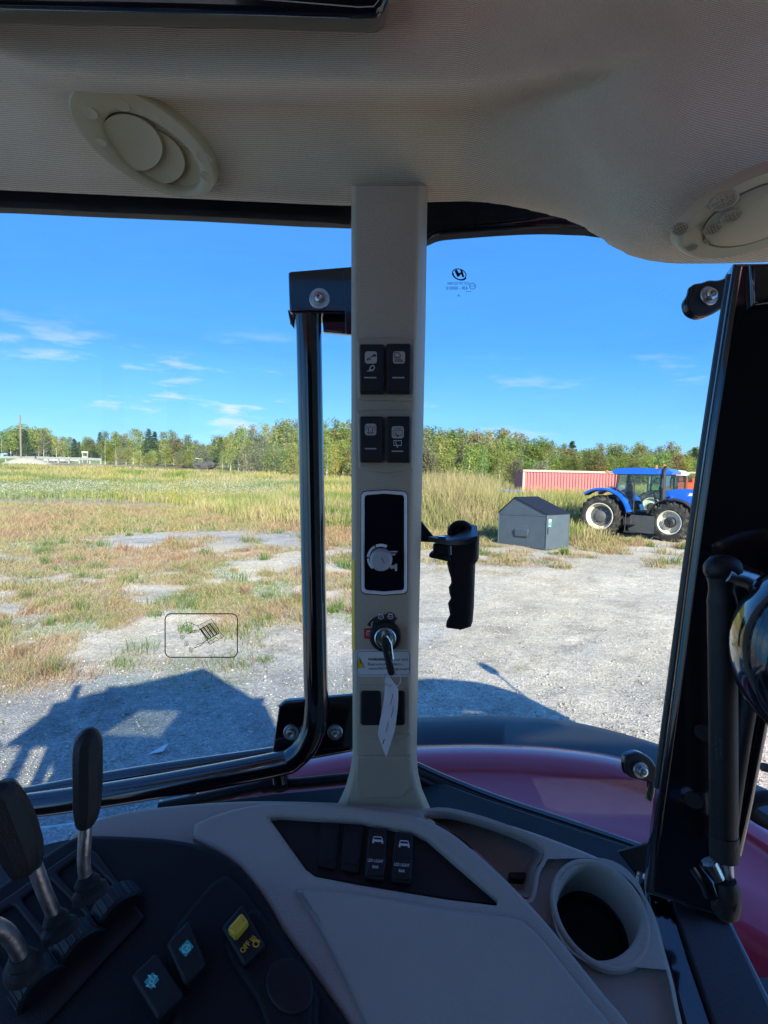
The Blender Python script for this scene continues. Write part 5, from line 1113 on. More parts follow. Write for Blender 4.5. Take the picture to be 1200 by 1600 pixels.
def make_variant(kind, idx):
    sd = idx*13+hash(kind) % 1 + {'birch': 1, 'bush': 2, 'pine': 3, 'round': 4, 'bare': 5}[kind]*100; r = random.Random(sd); H = 8.0; mb = MB(); cs = []; rs = []
    if kind == 'birch':
        tips = limbs(mb, H, .075, 26, .15, .9, .16, 'bark_birch', sd, r.uniform(-.4, .4))
        for e, m_, L_ in tips: cs += [tuple(e), tuple(m_+Vector((r.uniform(-.25, .25), r.uniform(-.25, .25), .1)))]; rs += [.42+.22*r.random(), .34+.15*r.random()]
        cs += [(0, 0, H*.95), (.1, 0, H*.88)]; rs += [.3, .42]
        pal = [PG, PYG, PYG, PGO, PG, PRU, PGR][idx % 7]; V, T, C = leaf_cloud(cs, rs, 70, .10, pal, 1.1, sd)
    elif kind == 'bush':
        tips = limbs(mb, H*.8, .10, 20, .30, .8, .04, 'bark', sd)
        for e, m_, L_ in tips: cs += [tuple(e), tuple(m_)]; rs += [.75+.35*r.random(), .6+.3*r.random()]
        pal = [PYG, PG, PGO, PGR][idx % 4]; V, T, C = leaf_cloud(cs, rs, 75, .11, pal, .9, sd)
    elif kind == 'round':
        tips = limbs(mb, H*.9, .13, 20, .26, .8, .25, 'bark', sd, r.uniform(-1, 1))
        for e, m_, L_ in tips: cs += [tuple(e), tuple(m_+Vector((0, 0, .2)))]; rs += [.65+.35*r.random(), .45+.3*r.random()]
        pal = [PG, PYG, PG, PRU][idx % 4]; V, T, C = leaf_cloud(cs, rs, 80, .11, pal, .8, sd)
    elif kind == 'pine':
        mb.add(tube([(0, 0, -.3), (0, 0, 3), (.03, 0, 6), (0, 0, 8)], [.13, .10, .06, .01], 7), 'bark'); V_ = []; r2 = np.random.default_rng(sd); T_ = []; C_2 = []
        for lv in range(17):
            z = 1.0+lv*.42; R_2 = (1.9 if idx % 2 else 1.35)*(1-(z/8.2))**.8*(.8+.4*r.random())
            for k in range(7):
                a = k*.9+lv*1.3+r.random()*.5; R_3 = R_2*r.uniform(.6, 1.15); e = (math.cos(a)*R_3, math.sin(a)*R_3, z-.18*R_3+r.uniform(-.3, .3)); cs.append(e); rs.append(.26+.12*R_2); cs.append((e[0]*.55, e[1]*.55, z-.06*R_2)); rs.append(.28)
        V, T, C = leaf_cloud(cs, rs, 110, .085, PPI, .5, sd)
    else:
        tips = limbs(mb, H, .07, 30, .16, 1.0, .15, 'bark', sd)
        for e, m_, L_ in tips[::2]: cs.append(tuple(e)); rs.append(.35)
        V, T, C = leaf_cloud(cs, rs, 40, .08, PGR, 1, sd)
    tm = mb.mesh('trunk'); cm = soup(None, V, T, C, 'leaf', None) if False else None
    me = bpy.data.meshes.new('crown'); me.vertices.add(len(V)); me.vertices.foreach_set('co', V.astype(np.float32).ravel()); me.loops.add(T.size); me.polygons.add(len(T))
    me.loops.foreach_set('vertex_index', T.ravel().astype(np.int32)); me.polygons.foreach_set('loop_start', (np.arange(len(T))*4).astype(np.int32)); me.polygons.foreach_set('loop_total', np.full(len(T), 4, np.int32)); me.update(calc_edges=True)
    ca = me.color_attributes.new('Col', 'FLOAT_COLOR', 'POINT'); ca.data.foreach_set('color', np.concatenate([C, np.ones((len(C), 1))], 1).astype(np.float32).ravel()); me.materials.append(M['leaf'])
    return tm, me
for kd, n in (('birch', 7), ('bush', 4), ('pine', 3), ('round', 4), ('bare', 2)):
    for i in range(n): variants[(kd, i)] = make_variant(kd, i)
TOPX = [-100, 0, 30, 60, 100, 150, 158, 180, 225, 260, 300, 322, 350, 400, 450, 500, 545, 600, 660, 690, 740, 770, 800, 840, 860, 900, 950, 1000, 1030, 1060, 1100, 1200]
TOPY = [675, 678, 664, 668, 682, 688, 672, 668, 676, 672, 680, 690, 674, 668, 658, 652, 654, 660, 660, 664, 672, 672, 676, 682, 690, 696, 692, 694, 690, 694, 694, 700]
LB = {'birch': ['slim green birch', 'slim yellow green birch', 'slim olive birch', 'slim golden birch', 'slim dark green birch', 'slim rusty orange birch', 'slim faded grey green birch'],
      'bush': ['broad yellow green thicket tree', 'broad green thicket tree', 'broad golden brown thicket tree', 'broad greyish thicket tree'],
      'round': ['round topped green tree', 'round topped yellow green tree', 'round topped dark tree', 'round topped reddish tree'], 'pine': ['narrow dark conifer', 'wide dark conifer', 'narrow dark spruce'], 'bare': ['thin half bare tree', 'thin leafless tree']}
def zone(px):
    for a, s in ((150, 'behind the guardrail'), (320, 'in the clump by the guardrail end'), (470, 'left of the grab rail'), (560, 'between grab rail and pillar'), (770, 'just right of the pillar'), (900, 'above the red container and dumpster'), (2000, 'behind the blue tractor')):
        if px < a: return s
def tree(kd, i, px, d, hgt, wide=1.0):
    q = CAM+ray(px, hor(px))*d; x, y = q.x, q.y; z = float(tz(x, y)); s = hgt/8
    t = thing('tree', None, 'tree', (x, y, z-.1), random.random()*6.28, group=f'trees {zone(px)}'); TREES.append((px, d, hgt, kd, i, t)); t.scale = (s*wide, s*wide, s)
    for nm, me in zip(('trunk', 'crown'), variants[(kd, i)]):
        o = bpy.data.objects.new(nm, me); COL.objects.link(o); o.parent = t
R = random.Random(5); TREES = []
def belt(x0, x1, n, d0, d1, mixs, jit, wide=1.0, low=0.0):
    for k in range(n):
        px = x0+(x1-x0)*(k+R.random())/n; d = R.uniform(d0, d1); kd = R.choices([m[0] for m in mixs], [m[1] for m in mixs])[0]; i = R.randrange({'birch': 7, 'bush': 4, 'pine': 3, 'round': 4, 'bare': 2}[kd])
        top = float(np.interp(px, TOPX, TOPY)) - 6 + R.random()*jit + low; q = CAM+ray(px, hor(px))*d
        tree(kd, i, px, d, max(2.0, (hor(px)-top)/F*d+2.5-float(tz(q.x, q.y))), wide*R.uniform(.85, 1.25))
belt(-60, 160, 42, 150, 185, [('round', 5), ('pine', 1.5), ('birch', 2)], 14, 1.25)
belt(160, 318, 14, 96, 112, [('birch', 5), ('bush', 2), ('pine', .7), ('round', 2)], 12, 1.2)
belt(160, 318, 10, 88, 96, [('bush', 3), ('birch', 1)], 10, 1.1, 22)
belt(316, 360, 7, 120, 140, [('round', 3), ('pine', 2)], 10, 1.2, 2)
belt(345, 560, 44, 84, 112, [('birch', 8), ('pine', 1), ('round', 1), ('bush', .6)], 26, 1.1)
belt(345, 560, 20, 74, 84, [('birch', 5), ('bush', 3)], 16, 1.0, 24)
belt(560, 860, 44, 70, 100, [('birch', 6), ('round', 4), ('bush', 2), ('pine', 1)], 26, 1.25)
belt(640, 850, 18, 56, 68, [('bush', 4), ('birch', 2)], 14, 1.15, 28)
belt(730, 775, 3, 60, 66, [('bush', 1)], 4, 1.0, 8)
belt(850, 1120, 34, 105, 135, [('round', 5), ('birch', 4), ('pine', .7)], 18, 1.3)
belt(850, 1120, 14, 90, 104, [('round', 3), ('bush', 2)], 10, 1.2, 14)
# the wood behind, read as one mass
cs = []; rs = []
for k in range(520):
    px = R.uniform(-120, 1200); d = R.uniform(140, 150) if px > 200 else R.uniform(188, 200); tp = float(np.interp(px, TOPX, TOPY)); q = CAM+ray(px, hor(px))*d; H = (hor(px)-tp)/F*d+2.5
    f = R.random(); z = float(tz(q.x, q.y)) + f*max(1.5, H*.62-2.0); cs.append((q.x, q.y, z)); rs.append(1.5+.9*R.random()*(1-.4*f))
V, T, C = leaf_cloud(cs, rs, 52, .34, PG+PYG+PGO+PG+PG, .8, 77); soup('far_woods', V, T, C, 'grass', 'distant mixed woods behind the trees one can tell apart')
for px, d, h in ((722, 74, 7.4), (748, 71, 7.6), (1096, 96, 6.5)): tree('bare', R.randrange(2), px, d, h, 1.3)

# labels: kind and colour, the stretch of the belt, then depth and order from the left where several are alike
fam = {}
for q in TREES: fam.setdefault((q[3], q[4], zone(q[0])), []).append(q)
ORD = ['leftmost', 'second from left', 'third from left', 'fourth from left', 'fifth from left', 'sixth from left', 'seventh from left', 'eighth from left', 'ninth from left', 'tenth from left']
for (kd, i, zn), qs in fam.items():
    qs.sort(key=lambda q: q[0])
    for k, q in enumerate(qs):
        q[5]['label'] = f'{LB[kd][i]} {zn}' + (f', {ORD[min(k, 9)]}' if len(qs) > 1 else '')

# ------------------------------------------------------------------ dumpster
B0 = Vector((5.23, 18.4, 0)); fx = Vector((-.62, .78, 0)).normalized(); fy = Vector((.78, .62, 0)).normalized(); zt = float(tz(5, 19))-.02
db = thing('dumpster', 'blue grey metal dumpster with a black peaked lid in front of the tall grass', 'dumpster', (B0.x, B0.y, zt)); 
def D(a, b, c): return tuple(fx*a+fy*b+Vector((0, 0, c)))
Wd, Dp = 1.98, 1.22; Hh, Hb, Pk = 1.16, 1.08, 1.64; pk = Wd*.66
t_ = .03
V = [D(0, 0, .03), D(Wd, 0, .03), D(Wd, 0, Hb), D(0, 0, Hh), D(0, Dp, .03), D(Wd, Dp, .03), D(Wd, Dp, Hb), D(0, Dp, Hh)]
mb = MB().add((V, [(0, 3, 2, 1), (4, 5, 6, 7), (0, 4, 7, 3), (1, 2, 6, 5), (0, 1, 5, 4)]), 'dumpster')
mb.add(([D(0, -.012, Hh-.05), D(Wd, -.012, Hb-.05), D(Wd, -.012, Hb), D(0, -.012, Hh), D(0, .0, Hh-.05), D(Wd, .0, Hb-.05), D(Wd, .0, Hb), D(0, .0, Hh)], [(0, 3, 2, 1), (0, 1, 5, 4), (3, 7, 6, 2)]), 'dumpster')
for a, b in ((0, 0), (0, Dp), (Wd, 0), (Wd, Dp)): mb.add(tube([D(a, b, 0), D(a, b, Hh if a == 0 else Hb)], .018, 6), 'dumpster')
mb.build('body', db)
V = [D(-.02, 0, Hh+.003), D(Wd+.01, 0, Hb+.003), D(pk, 0, Pk), D(-.02, .03, Hh+.003), D(Wd+.01, .03, Hb+.003), D(pk, .03, Pk)]
MB().add((V, [(0, 2, 1), (3, 4, 5), (0, 1, 4, 3), (1, 2, 5, 4), (2, 0, 3, 5)]), 'dumpster').build('gable', db)
MB().add(([tuple(Vector(q)+fy*(Dp-.03)) for q in V], [(0, 2, 1), (3, 4, 5), (0, 1, 4, 3), (1, 2, 5, 4), (2, 0, 3, 5)]), 'dumpster').build('gable', db)
def slope_lid(a0, h0, a1, h1):
    mb = MB(); n = 7
    for k in range(n):
        b0 = -.03+(Dp+.06)*k/n; b1 = -.03+(Dp+.06)*(k+1)/n; mb.add(([D(a0, b0, h0+.01), D(a1, b0, h1+.01), D(a1, b1, h1+.01), D(a0, b1, h0+.01), D(a0, b0, h0+.035), D(a1, b0, h1+.035), D(a1, b1-.02, h1+.035), D(a0, b1-.02, h0+.035)], [(0, 1, 2, 3), (4, 7, 6, 5), (0, 4, 5, 1), (1, 5, 6, 2), (2, 6, 7, 3), (3, 7, 4, 0)]), 'lid')
    mb.build('lid', db)
slope_lid(-.04, Hh-.01, pk, Pk); slope_lid(Wd+.03, Hb-.01, pk, Pk)
mb = MB(); a0, a1 = .70, 1.22; 
mb.add(([D(a0, -.06, .62), D(a1, -.06, .60), D(a1, -.06, .50), D(a0, -.06, .52), D(a0, 0, .64), D(a1, 0, .62), D(a1, -.03, .34), D(a0, -.03, .36)], [(0, 3, 2, 1), (0, 1, 5, 4), (3, 7, 6, 2), (0, 4, 7, 3), (1, 2, 6, 5)]), 'dumpster'); mb.build('fork_pocket', db)
MB().add(([D(a0+.02, -.035, .37), D(a1-.02, -.035, .35), D(a1-.02, -.035, .46), D(a0+.02, -.035, .48)], [(0, 1, 2, 3)]), 'icon_black').build('pocket_dark', db)  # flat black quad stands in for the dark inside the fork pocket
MB().add(([D(-.022, .06, .78), D(-.022, .20, .78), D(-.022, .20, 1.02), D(-.022, .06, 1.02)], [(0, 1, 2, 3)]), 'sticker').add(([D(-.024, .07, .80), D(-.024, .19, .80), D(-.024, .19, .92), D(-.024, .07, .92)], [(0, 1, 2, 3)]), 'teal').build('decal', db)
MB().add(tube([D(-.03, .05, .55), D(-.03, .05, .75)], .02, 8), 'rock').build('hinge', db)

# ------------------------------------------------------------------ shipping container behind the weeds
cx0 = CAM+ray(817, hor(817))*41; ct = thing('shipping_container', 'faded red corrugated shipping container with a pale top rail behind the weeds', 'container', (cx0.x, cx0.y, float(tz(cx0.x, cx0.y))), math.radians(3))
Lc, Hc, Wc = 6.9, 2.72, 2.4; mb = MB(); n = 30; V = []; Fc = []
for k in range(n):
    x0 = .15+(Lc-.3)*k/n; st_ = (Lc-.3)/n
    for a, b in ((0, 0), (.3, 0), (.45, .07), (.85, .07)): V += [(x0+a*st_, b, .15), (x0+a*st_, b, Hc-.12)]
V += [(Lc-.15, 0, .15), (Lc-.15, 0, Hc-.12)]
for k in range(len(V)//2-1): Fc.append((2*k, 2*k+2, 2*k+3, 2*k+1))
mb.add((V, Fc), 'container').add(box((Lc/2, Wc/2+.1, Hc/2), (Lc-.2, Wc-.1, Hc-.3)), 'container'); mb.build('side_wall', ct)
MB().add(box((Lc/2, .03, Hc-.06), (Lc, .14, .11)), 'container_top').add(box((Lc/2, Wc/2, Hc+.01), (Lc, Wc, .04)), 'container_top').build('top_rail', ct)
MB().add(box((Lc/2, .03, .08), (Lc, .14, .16)), 'container').build('bottom_rail', ct)
for x_ in (.07, Lc-.07): MB().add(box((x_, .0, Hc/2), (.16, .14, Hc-.3)), 'container_top' if x_ < 1 else 'container').build('corner_post', ct)

# ------------------------------------------------------------------ blue tractor
def disc_wheel(parent, o, R_w, wd, rim, lugn, deep, steer=0, face='cream', name='wheel'):
    w_ = thing(name, None, None, tuple(o), steer); w_.parent = parent; O = Vector((0, 0, 0)); ax = Vector((0, -1, 0))
    mb = MB().add(ring(O, ax, tyre_profile(R_w-.04, wd, rim), 44), 'tyre'); lugs(mb, O, ax, R_w-.05, wd, lugn, 'tyre', .055, .07); mb.build('tyre', w_)
    mb = MB().add(ring(O, ax, [(rim*1.02, wd*.46), (rim*.97, wd*.47), (rim*.93, wd*.42), (rim*.90, wd*.18), (rim*.78, wd*.10)], 40), 'cream')
    if deep: mb.add(lathe(O, ax, [(rim*.78, wd*.10), (rim*.62, wd*.02), (rim*.45, wd*.06), (rim*.40, wd*.22), (rim*.22, wd*.28), (0, wd*.28)], 36), 'rim_dark')
    else: mb.add(lathe(O, ax, [(rim*.78, wd*.10), (rim*.60, wd*.14), (rim*.46, wd*.16)], 36), 'cream').add(lathe(O, ax, [(rim*.46, wd*.15), (rim*.44, wd*.42), (rim*.36, wd*.5), (0, wd*.5)], 28), 'cast')
    mb.build('rim', w_)
    mb = MB()
    for k in range(8):
        a = 2*math.pi*k/8; q = O+ax*(wd*(.07 if deep else .51))+Vector((math.cos(a), 0, math.sin(a)))*rim*(.52 if deep else .26); mb.add(lathe(q, ax, [(.025, 0), (.025, .03), (0, .03)], 6), 'bolt')
    mb.build('wheel_nuts', w_)
def prism(pts, y0, y1, bev=.0):
    """side outline (u, h) pulled from y0 to y1"""
    V, Fc = filled([pts], abs(y1-y0), bev); return [(a, y1+c if y1 > y0 else y0+c, b) for a, b, c in V], Fc
bx, by = 8.70, 23.2
bt = thing('farm_tractor', 'blue farm tractor with cream wheel rims parked beside the red container', 'tractor', (bx, by, float(tz(bx, by))-.08), math.radians(-39))
bt.scale = (1.07, 1.07, 1.06)
R1 = .80
disc_wheel(bt, (0, .22, R1), R1, .52, .50, 20, True); disc_wheel(bt, (0, 1.75, R1), R1, .52, .50, 20, True)
disc_wheel(bt, (2.45, .24, .74), .74, .46, .42, 18, False, math.radians(-10)); disc_wheel(bt, (2.45, 1.72, .74), .74, .46, .42, 18, False, math.radians(-10))
mb = MB().add(prism([(.35, 2.42), (2.35, 2.44), (2.38, 2.52), (2.2, 2.64), (1.2, 2.67), (.42, 2.63), (.30, 2.52)], .28, 1.72, .05), 'blue'); mb.add(box((1.3, 1.0, 2.43), (1.8, 1.3, .06)), 'cast'); mb.build('roof', bt)
for (u0, h0, u1, h1, yy, nm) in ((.42, 1.15, .52, 2.45, .34, 0), (2.02, .95, 2.02, 2.46, .34, 0), (.42, 1.15, .52, 2.45, 1.66, 0), (2.02, .95, 2.02, 2.46, 1.66, 0), (1.12, 1.0, 1.10, 2.45, .32, 0)):
    MB().add(tube([(u0, yy, h0), (u1, yy, h1)], .045 if u0 != 1.12 else .025, 8), 'cast').build('cab_post', bt)
MB().add(([(.47, .33, 1.25), (1.10, .32, 1.0), (1.08, .32, 2.42), (.54, .33, 2.42)], [(0, 1, 2, 3)]), 'glass_veh').build('side_window', bt)
MB().add(([(1.13, .32, .95), (1.98, .33, .95), (1.98, .33, 2.42), (1.11, .32, 2.42)], [(0, 1, 2, 3)]), 'glass_veh').build('door_window', bt)
MB().add(([(2.05, .36, 1.3), (2.05, 1.64, 1.3), (2.05, 1.64, 2.42), (2.05, .36, 2.42)], [(0, 1, 2, 3)]), 'glass_veh').build('windscreen', bt)
MB().add(([(.40, .36, 1.3), (.40, 1.64, 1.3), (.50, 1.64, 2.42), (.50, .36, 2.42)], [(0, 1, 2, 3)]), 'glass_veh').build('back_window', bt)
mb = MB().add(box((.95, 1.0, 1.35), (.5, .5, .14), bev=.04), 'seat').add(box((.75, 1.0, 1.72), (.14, .48, .62), bev=.05), 'seat').add(box((.73, 1.0, 2.08), (.10, .26, .16), bev=.03), 'seat'); mb.build('seat', bt)
mb = MB().add(ring((1.62, 1.0, 1.75), (-.5, 0, .8), [(.19, 0), (.20, .012), (.19, .024), (.18, .012), (.19, 0)], 24), 'black').add(tube([(1.62, 1.0, 1.75), (1.78, 1.0, 1.2)], .04, 8), 'black').build('steering_wheel', bt)
MB().add(box((1.2, 1.0, .98), (1.7, 1.3, .12), bev=.02), 'cast').add(box((.9, .45, 1.25), (.75, .16, .28), bev=.04), 'tank').build('cab_floor', bt)
def arcband(cx, cz, r0, r1, a0, a1, y0, y1, n=16):
    V = []; Fc = []
    for k in range(n+1):
        a = math.radians(a0+(a1-a0)*k/n)
        for r, y_ in ((r0, y0), (r0, y1), (r1, y1), (r1, y0)): V.append((cx+r*math.cos(a), y_, cz+r*math.sin(a)))
    for k in range(n):
        for j in range(4): Fc.append((k*4+j, k*4+(j+1) % 4, k*4+4+(j+1) % 4, k*4+4+j))
    Fc += [(0, 3, 2, 1), (n*4, n*4+1, n*4+2, n*4+3)]; return V, Fc
for y0, y1 in ((-.06, .50), (1.50, 2.06)):
    MB().add(arcband(.02, R1+.04, .98, 1.05, 10, 128, y0, y1), 'blue').add(prism([(.55, 1.0), (1.0, .95), (1.06, .86), (.98, 1.2), (.75, 1.62), (.40, 1.88), (.2, 1.92), (.4, 1.78), (.7, 1.45)], y1 if y0 < 1 else y0, y1+.03 if y0 < 1 else y0-.03), 'blue').build('rear_fender', bt, ang=50)
    MB().add(arcband(.02, R1+.04, .945, .975, 8, 130, y0+.02, y1), 'cast').build('fender_liner', bt)
for y0, y1 in ((.02, .46), (1.50, 1.94)): MB().add(arcband(2.45, .74, .82, .86, 20, 160, y0, y1), 'cast').add(tube([(2.2, y1 if y0 < 1 else y0, 1.36), (2.2, 1, 1.0)], .03, 6), 'cast').build('front_fender', bt)
mb = MB().add(prism([(1.10, .30), (1.85, .28), (1.92, .40), (1.92, .92), (1.10, .92), (1.02, .80), (1.02, .42)], .10, .55, .05), 'tank').build('fuel_tank', bt)
MB().add(box((.98, .12, .66), (.30, .10, .30), bev=.02), 'cast').add(box((1.12, .02, .30), (.40, .26, .03)), 'cast').add(box((1.12, .04, .58), (.36, .20, .03)), 'cast').add(tube([(.95, -.04, .30), (.95, .0, .95)], .015, 6), 'cast').build('steps', bt)
MB().add(tube([(2.10, .30, .95), (2.10, .30, 1.4), (2.10, .30, 2.5), (2.10, .28, 2.62), (2.16, .24, 2.74)], [.085, .085, .075, .05, .045], 14), 'cast').build('exhaust_stack', bt)
hood = [(2.12, 1.20), (2.12, 1.84), (2.5, 1.93), (3.4, 1.95), (4.1, 1.90), (4.5, 1.72), (4.65, 1.35), (4.55, .95), (3.8, .95), (3.3, 1.14), (2.7, 1.25)]
mb = MB().add(prism(hood, .62, 1.38, .07), 'blue'); mb.build('hood', bt, ang=50)
MB().add(prism([(2.85, 1.70), (3.70, 1.67), (3.65, 1.77), (2.90, 1.80)], .612, .622, 0), 'white_paint').build('hood_decal', bt)
MB().add(prism([(2.55, 1.20), (3.35, 1.14), (3.50, 1.32), (3.2, 1.46), (2.6, 1.40)], .60, .625, 0), 'cast').build('hood_grille', bt)
MB().add(prism([(3.78, 1.25), (4.05, 1.22), (4.0, 1.42), (3.8, 1.46)], .605, .63, 0), 'glass_veh').build('headlight', bt)
mb = MB().add(box((1.9, 1.0, .72), (4.3, .55, .44), bev=.06), 'cast').add(box((2.7, 1.0, 1.0), (1.4, .6, .5), bev=.06), 'cast').add(tube([(2.45, .3, .67), (2.45, 1.7, .67)], .12, 10), 'cast').add(tube([(0, .3, R1), (0, 1.7, R1)], .2, 10), 'cast')
for i in range(6): mb.add(tube(smooth_path([(2.12, .56+.03*i, 1.0+.10*i), (2.3, .48, 1.15+.09*i), (2.55, .50+.02*i, 1.08+.10*i), (2.75, .58, 1.2+.05*i)], 4), .022, 6), 'cast')
mb.build('chassis', bt)
mb = MB().add(prism([(2.15, 1.30), (2.35, 1.72), (2.6, 1.66), (3.3, 1.48), (3.35, 1.36), (2.6, 1.45), (2.45, 1.2), (2.25, 1.0)], .46, .56, .02), 'blue').add(tube([(2.3, .44, 1.28), (3.0, .44, 1.30)], .05, 10), 'cast').add(tube([(3.0, .44, 1.30), (3.4, .46, 1.38)], .025, 8), 'bolt').build('loader_bracket', bt)
MB().add(box((4.25, 1.0, .82), (.25, .8, .45), bev=.04), 'cast').build('front_weight', bt)
for yy in (.16, 1.84): MB().add(tube([(2.05, .36 if yy < 1 else 1.64, 2.35), (2.12, yy-.08 if yy < 1 else yy+.08, 2.30)], .015, 6), 'cast').add(box((2.12, yy-.1 if yy < 1 else yy+.1, 2.12), (.06, .20, .34), bev=.02), 'cast').build('mirror', bt)
mb = MB().add(tube([(.34, .34, 2.48), (.18, .12, 2.45)], .015, 6), 'cast').add(box((.16, .10, 2.50), (.09, .10, .10), bev=.02), 'orange_lens').build('turn_lamp', bt)
MB().add(tube([(.36, .34, 1.95), (.20, .12, 1.92)], .012, 6), 'cast').add(box((.18, .10, 1.95), (.06, .10, .08), bev=.01), 'orange_lens').build('turn_lamp', bt)
for u in (1.95,): MB().add(lathe((u, .9, 2.62), (0, 0, 1), [(.07, 0), (.07, .05), (.055, .06), (.055, .16), (.03, .19), (0, .19)], 14), 'orange_lens').build('beacon', bt)

# second tractor, white roof, mostly hidden behind the blue hood
q = CAM+ray(1046, hor(1046))*30; w2 = thing('farm_tractor', 'white roofed tractor standing half hidden behind the blue tractor hood', 'tractor', (q.x, q.y, float(tz(q.x, q.y))), math.radians(-30))
MB().add(prism([(-1.0, 2.50), (.85, 2.46), (.95, 2.56), (.7, 2.72), (-.5, 2.78), (-1.0, 2.72), (-1.08, 2.6)], -.8, .8, .05), 'white_paint').build('roof', w2)
for u in (-.92, -.1, .8):
    for yy in (-.75, .75): MB().add(tube([(u, yy, 1.1), (u, yy, 2.5)], .05, 8), 'cast').build('cab_post', w2)
for yy in (-.75, .75): MB().add(([(-.92, yy, 1.2), (.8, yy, 1.2), (.8, yy, 2.5), (-.92, yy, 2.5)], [(0, 1, 2, 3)]), 'glass_veh').build('side_window', w2)
MB().add(([(.84, -.75, 1.2), (.84, .75, 1.2), (.84, .75, 2.5), (.84, -.75, 2.5)], [(0, 1, 2, 3)]), 'glass_veh').build('windscreen', w2)
MB().add(box((-.3, 0, 1.5), (.3, .5, .8), bev=.05), 'seat').build('seat', w2)
MB().add(prism([(.9, .9), (.9, 1.6), (2.4, 1.45), (2.6, 1.2), (2.5, .8)], -.4, .4, .05), 'white_paint').build('hood', w2)
MB().add(box((.6, 0, .85), (3.2, .6, .5), bev=.05), 'cast').build('chassis', w2)
MB().add(lathe((-.6, -.5, 2.76), (0, 0, 1), [(.08, 0), (.08, .05), (.06, .06), (.06, .2), (0, .22)], 12), 'orange_lens').build('beacon', w2)
for u, rad in ((-.7, .82), (1.6, .6)):
    for yy in (-.85, .85): disc_wheel(w2, (u, yy, rad), rad, .45, rad*.58, 16, False)
# orange-red machine further right
q = CAM+ray(1087, hor(1087))*35; m3 = thing('farm_machine', 'orange red farm machine with a pale canopy at the right behind the tractors', 'machine', (q.x, q.y, float(tz(q.x, q.y))), math.radians(-20))
MB().add(box((0, 0, 1.75), (2.2, 1.4, .8), bev=.08), 'orange_paint').add(box((.3, 0, 2.25), (1.2, 1.2, .3), bev=.06), 'orange_paint').build('body', m3)
MB().add(box((0, 0, 2.72), (2.6, 1.6, .12), bev=.04), 'container_top').build('canopy', m3)
for u in (-1.1, 1.1):
    for yy in (-.7, .7): MB().add(tube([(u, yy, 1.2), (u, yy, 2.7)], .04, 8), 'cast').build('canopy_post', m3)
for u in (-.9, .9):
    for yy in (-.8, .8): disc_wheel(m3, (u, yy, .6), .6, .35, .34, 14, False)
MB().add(box((-.9, -.75, 2.35), (.2, .06, .28), bev=.02), 'red_print').build('lamp', m3)

# blue car behind the weeds, left end of the container
def car(px, d, label, paint, rz, s=1.0):
    q = CAM+ray(px, hor(px))*d; c = thing('parked_car', label, 'car', (q.x, q.y, float(tz(q.x, q.y))), rz)
    MB().add(prism([(-2.1, .35), (2.1, .35), (2.2, .6), (2.1, .85), (1.1, .98), (-1.2, 1.0), (-2.1, .95), (-2.2, .6)], -.85, .85, .08), paint).build('body', c, ang=50)
    MB().add(prism([(-1.6, .97), (1.0, .97), (.45, 1.42), (-1.1, 1.45)], -.72, .72, .05), 'glass_veh').build('windows', c)
    MB().add(prism([(-1.15, 1.43), (.48, 1.40), (.35, 1.48), (-1.0, 1.50)], -.70, .70, .02), paint).build('roof', c)
    for u in (-1.35, 1.35):
        for yy in (-.78, .78): MB().add(ring((u, yy, .34), (0, 1, 0), tyre_profile(.34, .22, .2), 20), 'tyre').add(lathe((u, yy, .34), (0, 1 if yy > 0 else -1, 0), [(.2, .09), (.12, .06), (0, .07)], 16), 'bolt').build('wheel', c)
    return c
c = car(800, 37, 'blue car mostly hidden in weeds at the left end of the container', 'blue', math.radians(6)); c.location.z -= .1
car(311, 100, 'white car beside the rubble between the trees', 'white_paint', 0)
# white trailers behind the guardrail
def trailer(px, d, L_, h, label, z=0):
    q = CAM+ray(px, hor(px))*d; t = thing('flat_trailer', label, 'trailer', (q.x, q.y, float(tz(q.x, q.y))+z-.5), 0)
    MB().add(box((0, 0, .8), (L_, 2.2, .2), bev=.03), 'galv').build('deck', t)
    MB().add(box((0, 0, .8+h/2), (L_*.7, 1.8, h), bev=.15), 'white_paint').build('load', t)
    for u in (-.6, .6): MB().add(ring((u, -.9, .45), (0, 1, 0), tyre_profile(.45, .25, .25), 18), 'tyre').build('wheel', t)
trailer(88, 118, 6, .55, 'long low white trailer behind the guardrail'); trailer(112, 120, 5, .4, 'short low white trailer behind the guardrail right of the long one')
q = CAM+ray(133, hor(133))*116; t = thing('metal_frame', 'small white upright frame standing behind the guardrail end', 'frame', (q.x, q.y, float(tz(q.x, q.y))))
mb = MB()
for u in (-.7, .7): mb.add(box((u, 0, 1.5), (.25, .25, 3.0)), 'galv')
mb.build('upright', t); MB().add(box((0, 0, 3.1), (1.8, .3, .3)), 'white_paint').add(box((0, 0, 1.7), (1.6, .2, .2)), 'white_paint').build('crossbar', t); t.scale = (.7, .7, .7)

# guardrail: bars and posts
q0 = CAM+ray(-40, hor(-40))*106; q1 = CAM+ray(157, hor(157))*104
gr = thing('guardrail', 'long pale guardrail on wooden posts at the far left', 'guardrail', (q0.x, q0.y, 0))
n = 13
for k in range(n):
    x_ = q0.x+(q1.x-q0.x)*k/(n-1); y_ = q0.y+(q1.y-q0.y)*k/(n-1); z_ = float(tz(x_, y_)); MB().add(box((x_-q0.x, y_-q0.y+.2, z_+.45), (.26, .26, 1.3)), 'galv').build('post', gr)
V = []; Fc = []
for k in range(n*2):
    x_ = q0.x+(q1.x-q0.x)*k/(n*2-1); y_ = q0.y+(q1.y-q0.y)*k/(n*2-1); z_ = float(tz(x_, y_))
    for dz, dy in ((.62, 0), (.74, -.07), (.84, 0), (.94, -.07), (1.06, 0)): V.append((x_-q0.x, y_-q0.y+dy, z_+dz))
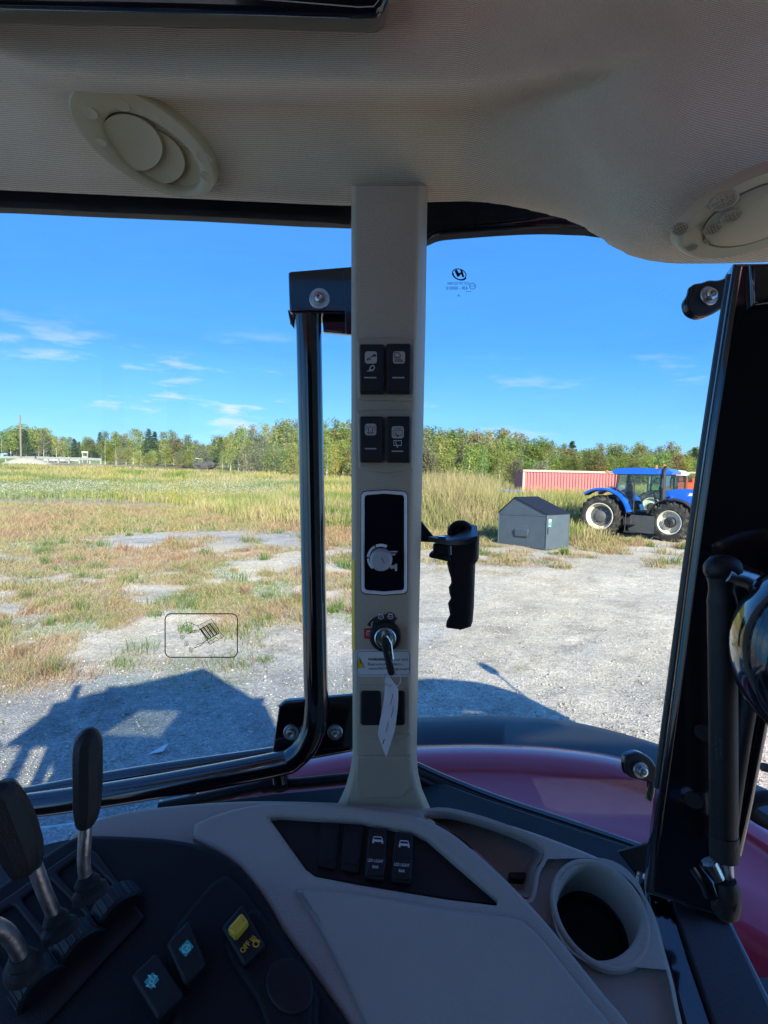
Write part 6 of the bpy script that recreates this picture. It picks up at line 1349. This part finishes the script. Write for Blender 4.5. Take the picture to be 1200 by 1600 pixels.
for k in range(n*2-1):
    for j in range(4): a = k*5+j; Fc.append((a, a+5, a+6, a+1))
MB().add((V, Fc), 'galv').build('rail', gr)
# power pole
q = CAM+ray(33, hor(33))*95; zt = float(tz(q.x, q.y)); pp = thing('power_pole', 'grey wooden power pole standing in front of the guardrail', 'pole', (q.x, q.y, zt))
hp = (hor(33)-648)/F*95+2.5-zt
MB().add(tube([(0, 0, -.5), (0, 0, hp)], [.17, .12], 10), 'wood').build('post', pp)
MB().add(box((0, 0, hp*.72), (1.3, .12, .12)), 'wood').build('crossarm', pp)
MB().add(tube([(.05, -.1, hp*.72), (-3.5, 2, hp*.58)], .02, 5), 'cast').build('wire', pp)
# rubble, sand heap, dark logs
def rockmesh(s, seed):
    r = np.random.default_rng(seed); V = []; n1, n2 = 5, 7
    for i in range(n1+1):
        for j in range(n2): a = math.pi*i/n1; b = 2*math.pi*j/n2; k = s*(.7+.6*r.random()); V.append((k*math.sin(a)*math.cos(b)*1.2, k*math.sin(a)*math.sin(b), k*math.cos(a)*.7))
    Fc = [(i*n2+j, i*n2+(j+1) % n2, (i+1)*n2+(j+1) % n2, (i+1)*n2+j) for i in range(n1) for j in range(n2)]; return V, Fc
for k in range(9):
    px = 293+k*4.2; q = CAM+ray(px, hor(px))*(92+2*(k % 3)); s = .8+.5*R.random()
    MB().add(rockmesh(s, k), 'rock').build('boulder', None, origin=(0, 0, 0), ang=20).location = (q.x, q.y, float(tz(q.x, q.y))+s*.3)
for i, o in enumerate([o for o in SC.objects if o.name.startswith('boulder')]): tag(o, 'dark boulder at the foot of the trees, '+ORD[i]+' of the row', 'boulder', 'dark boulders at the foot of the trees')
q = CAM+ray(43, hor(43))*88; MB().add(lathe((0, 0, 0), (0, 0, 1), [(4.2, -.3), (3.2, .2), (2.0, .62), (1.0, .85), (0, .9)], 24, Vector((1, 0, 0)), Vector((0, .7, 0))), 'sand').build('sand_heap', None, origin=(0, 0, 0), label='low pale sand heap near the power pole', cat='heap').location = (q.x, q.y, float(tz(q.x, q.y)))
# scrap of paper on the gravel by the tractor
q = G(242, 1178); one(([(-.05, -.03, .012), (.07, .0, .03), (.08, .10, .05), (0.02, .05, .02), (-.05, -.03, .006), (.07, .0, .024), (.08, .10, .044), (0.02, .05, .014)], [(0, 1, 2, 3), (7, 6, 5, 4), (0, 4, 5, 1), (1, 5, 6, 2), (2, 6, 7, 3), (3, 7, 4, 0)]), 'paper', 'paper_scrap', None, label='small crumpled pale scrap lying on the shaded gravel', cat='litter').location = (q.x, q.y, float(tz(q.x, q.y)))
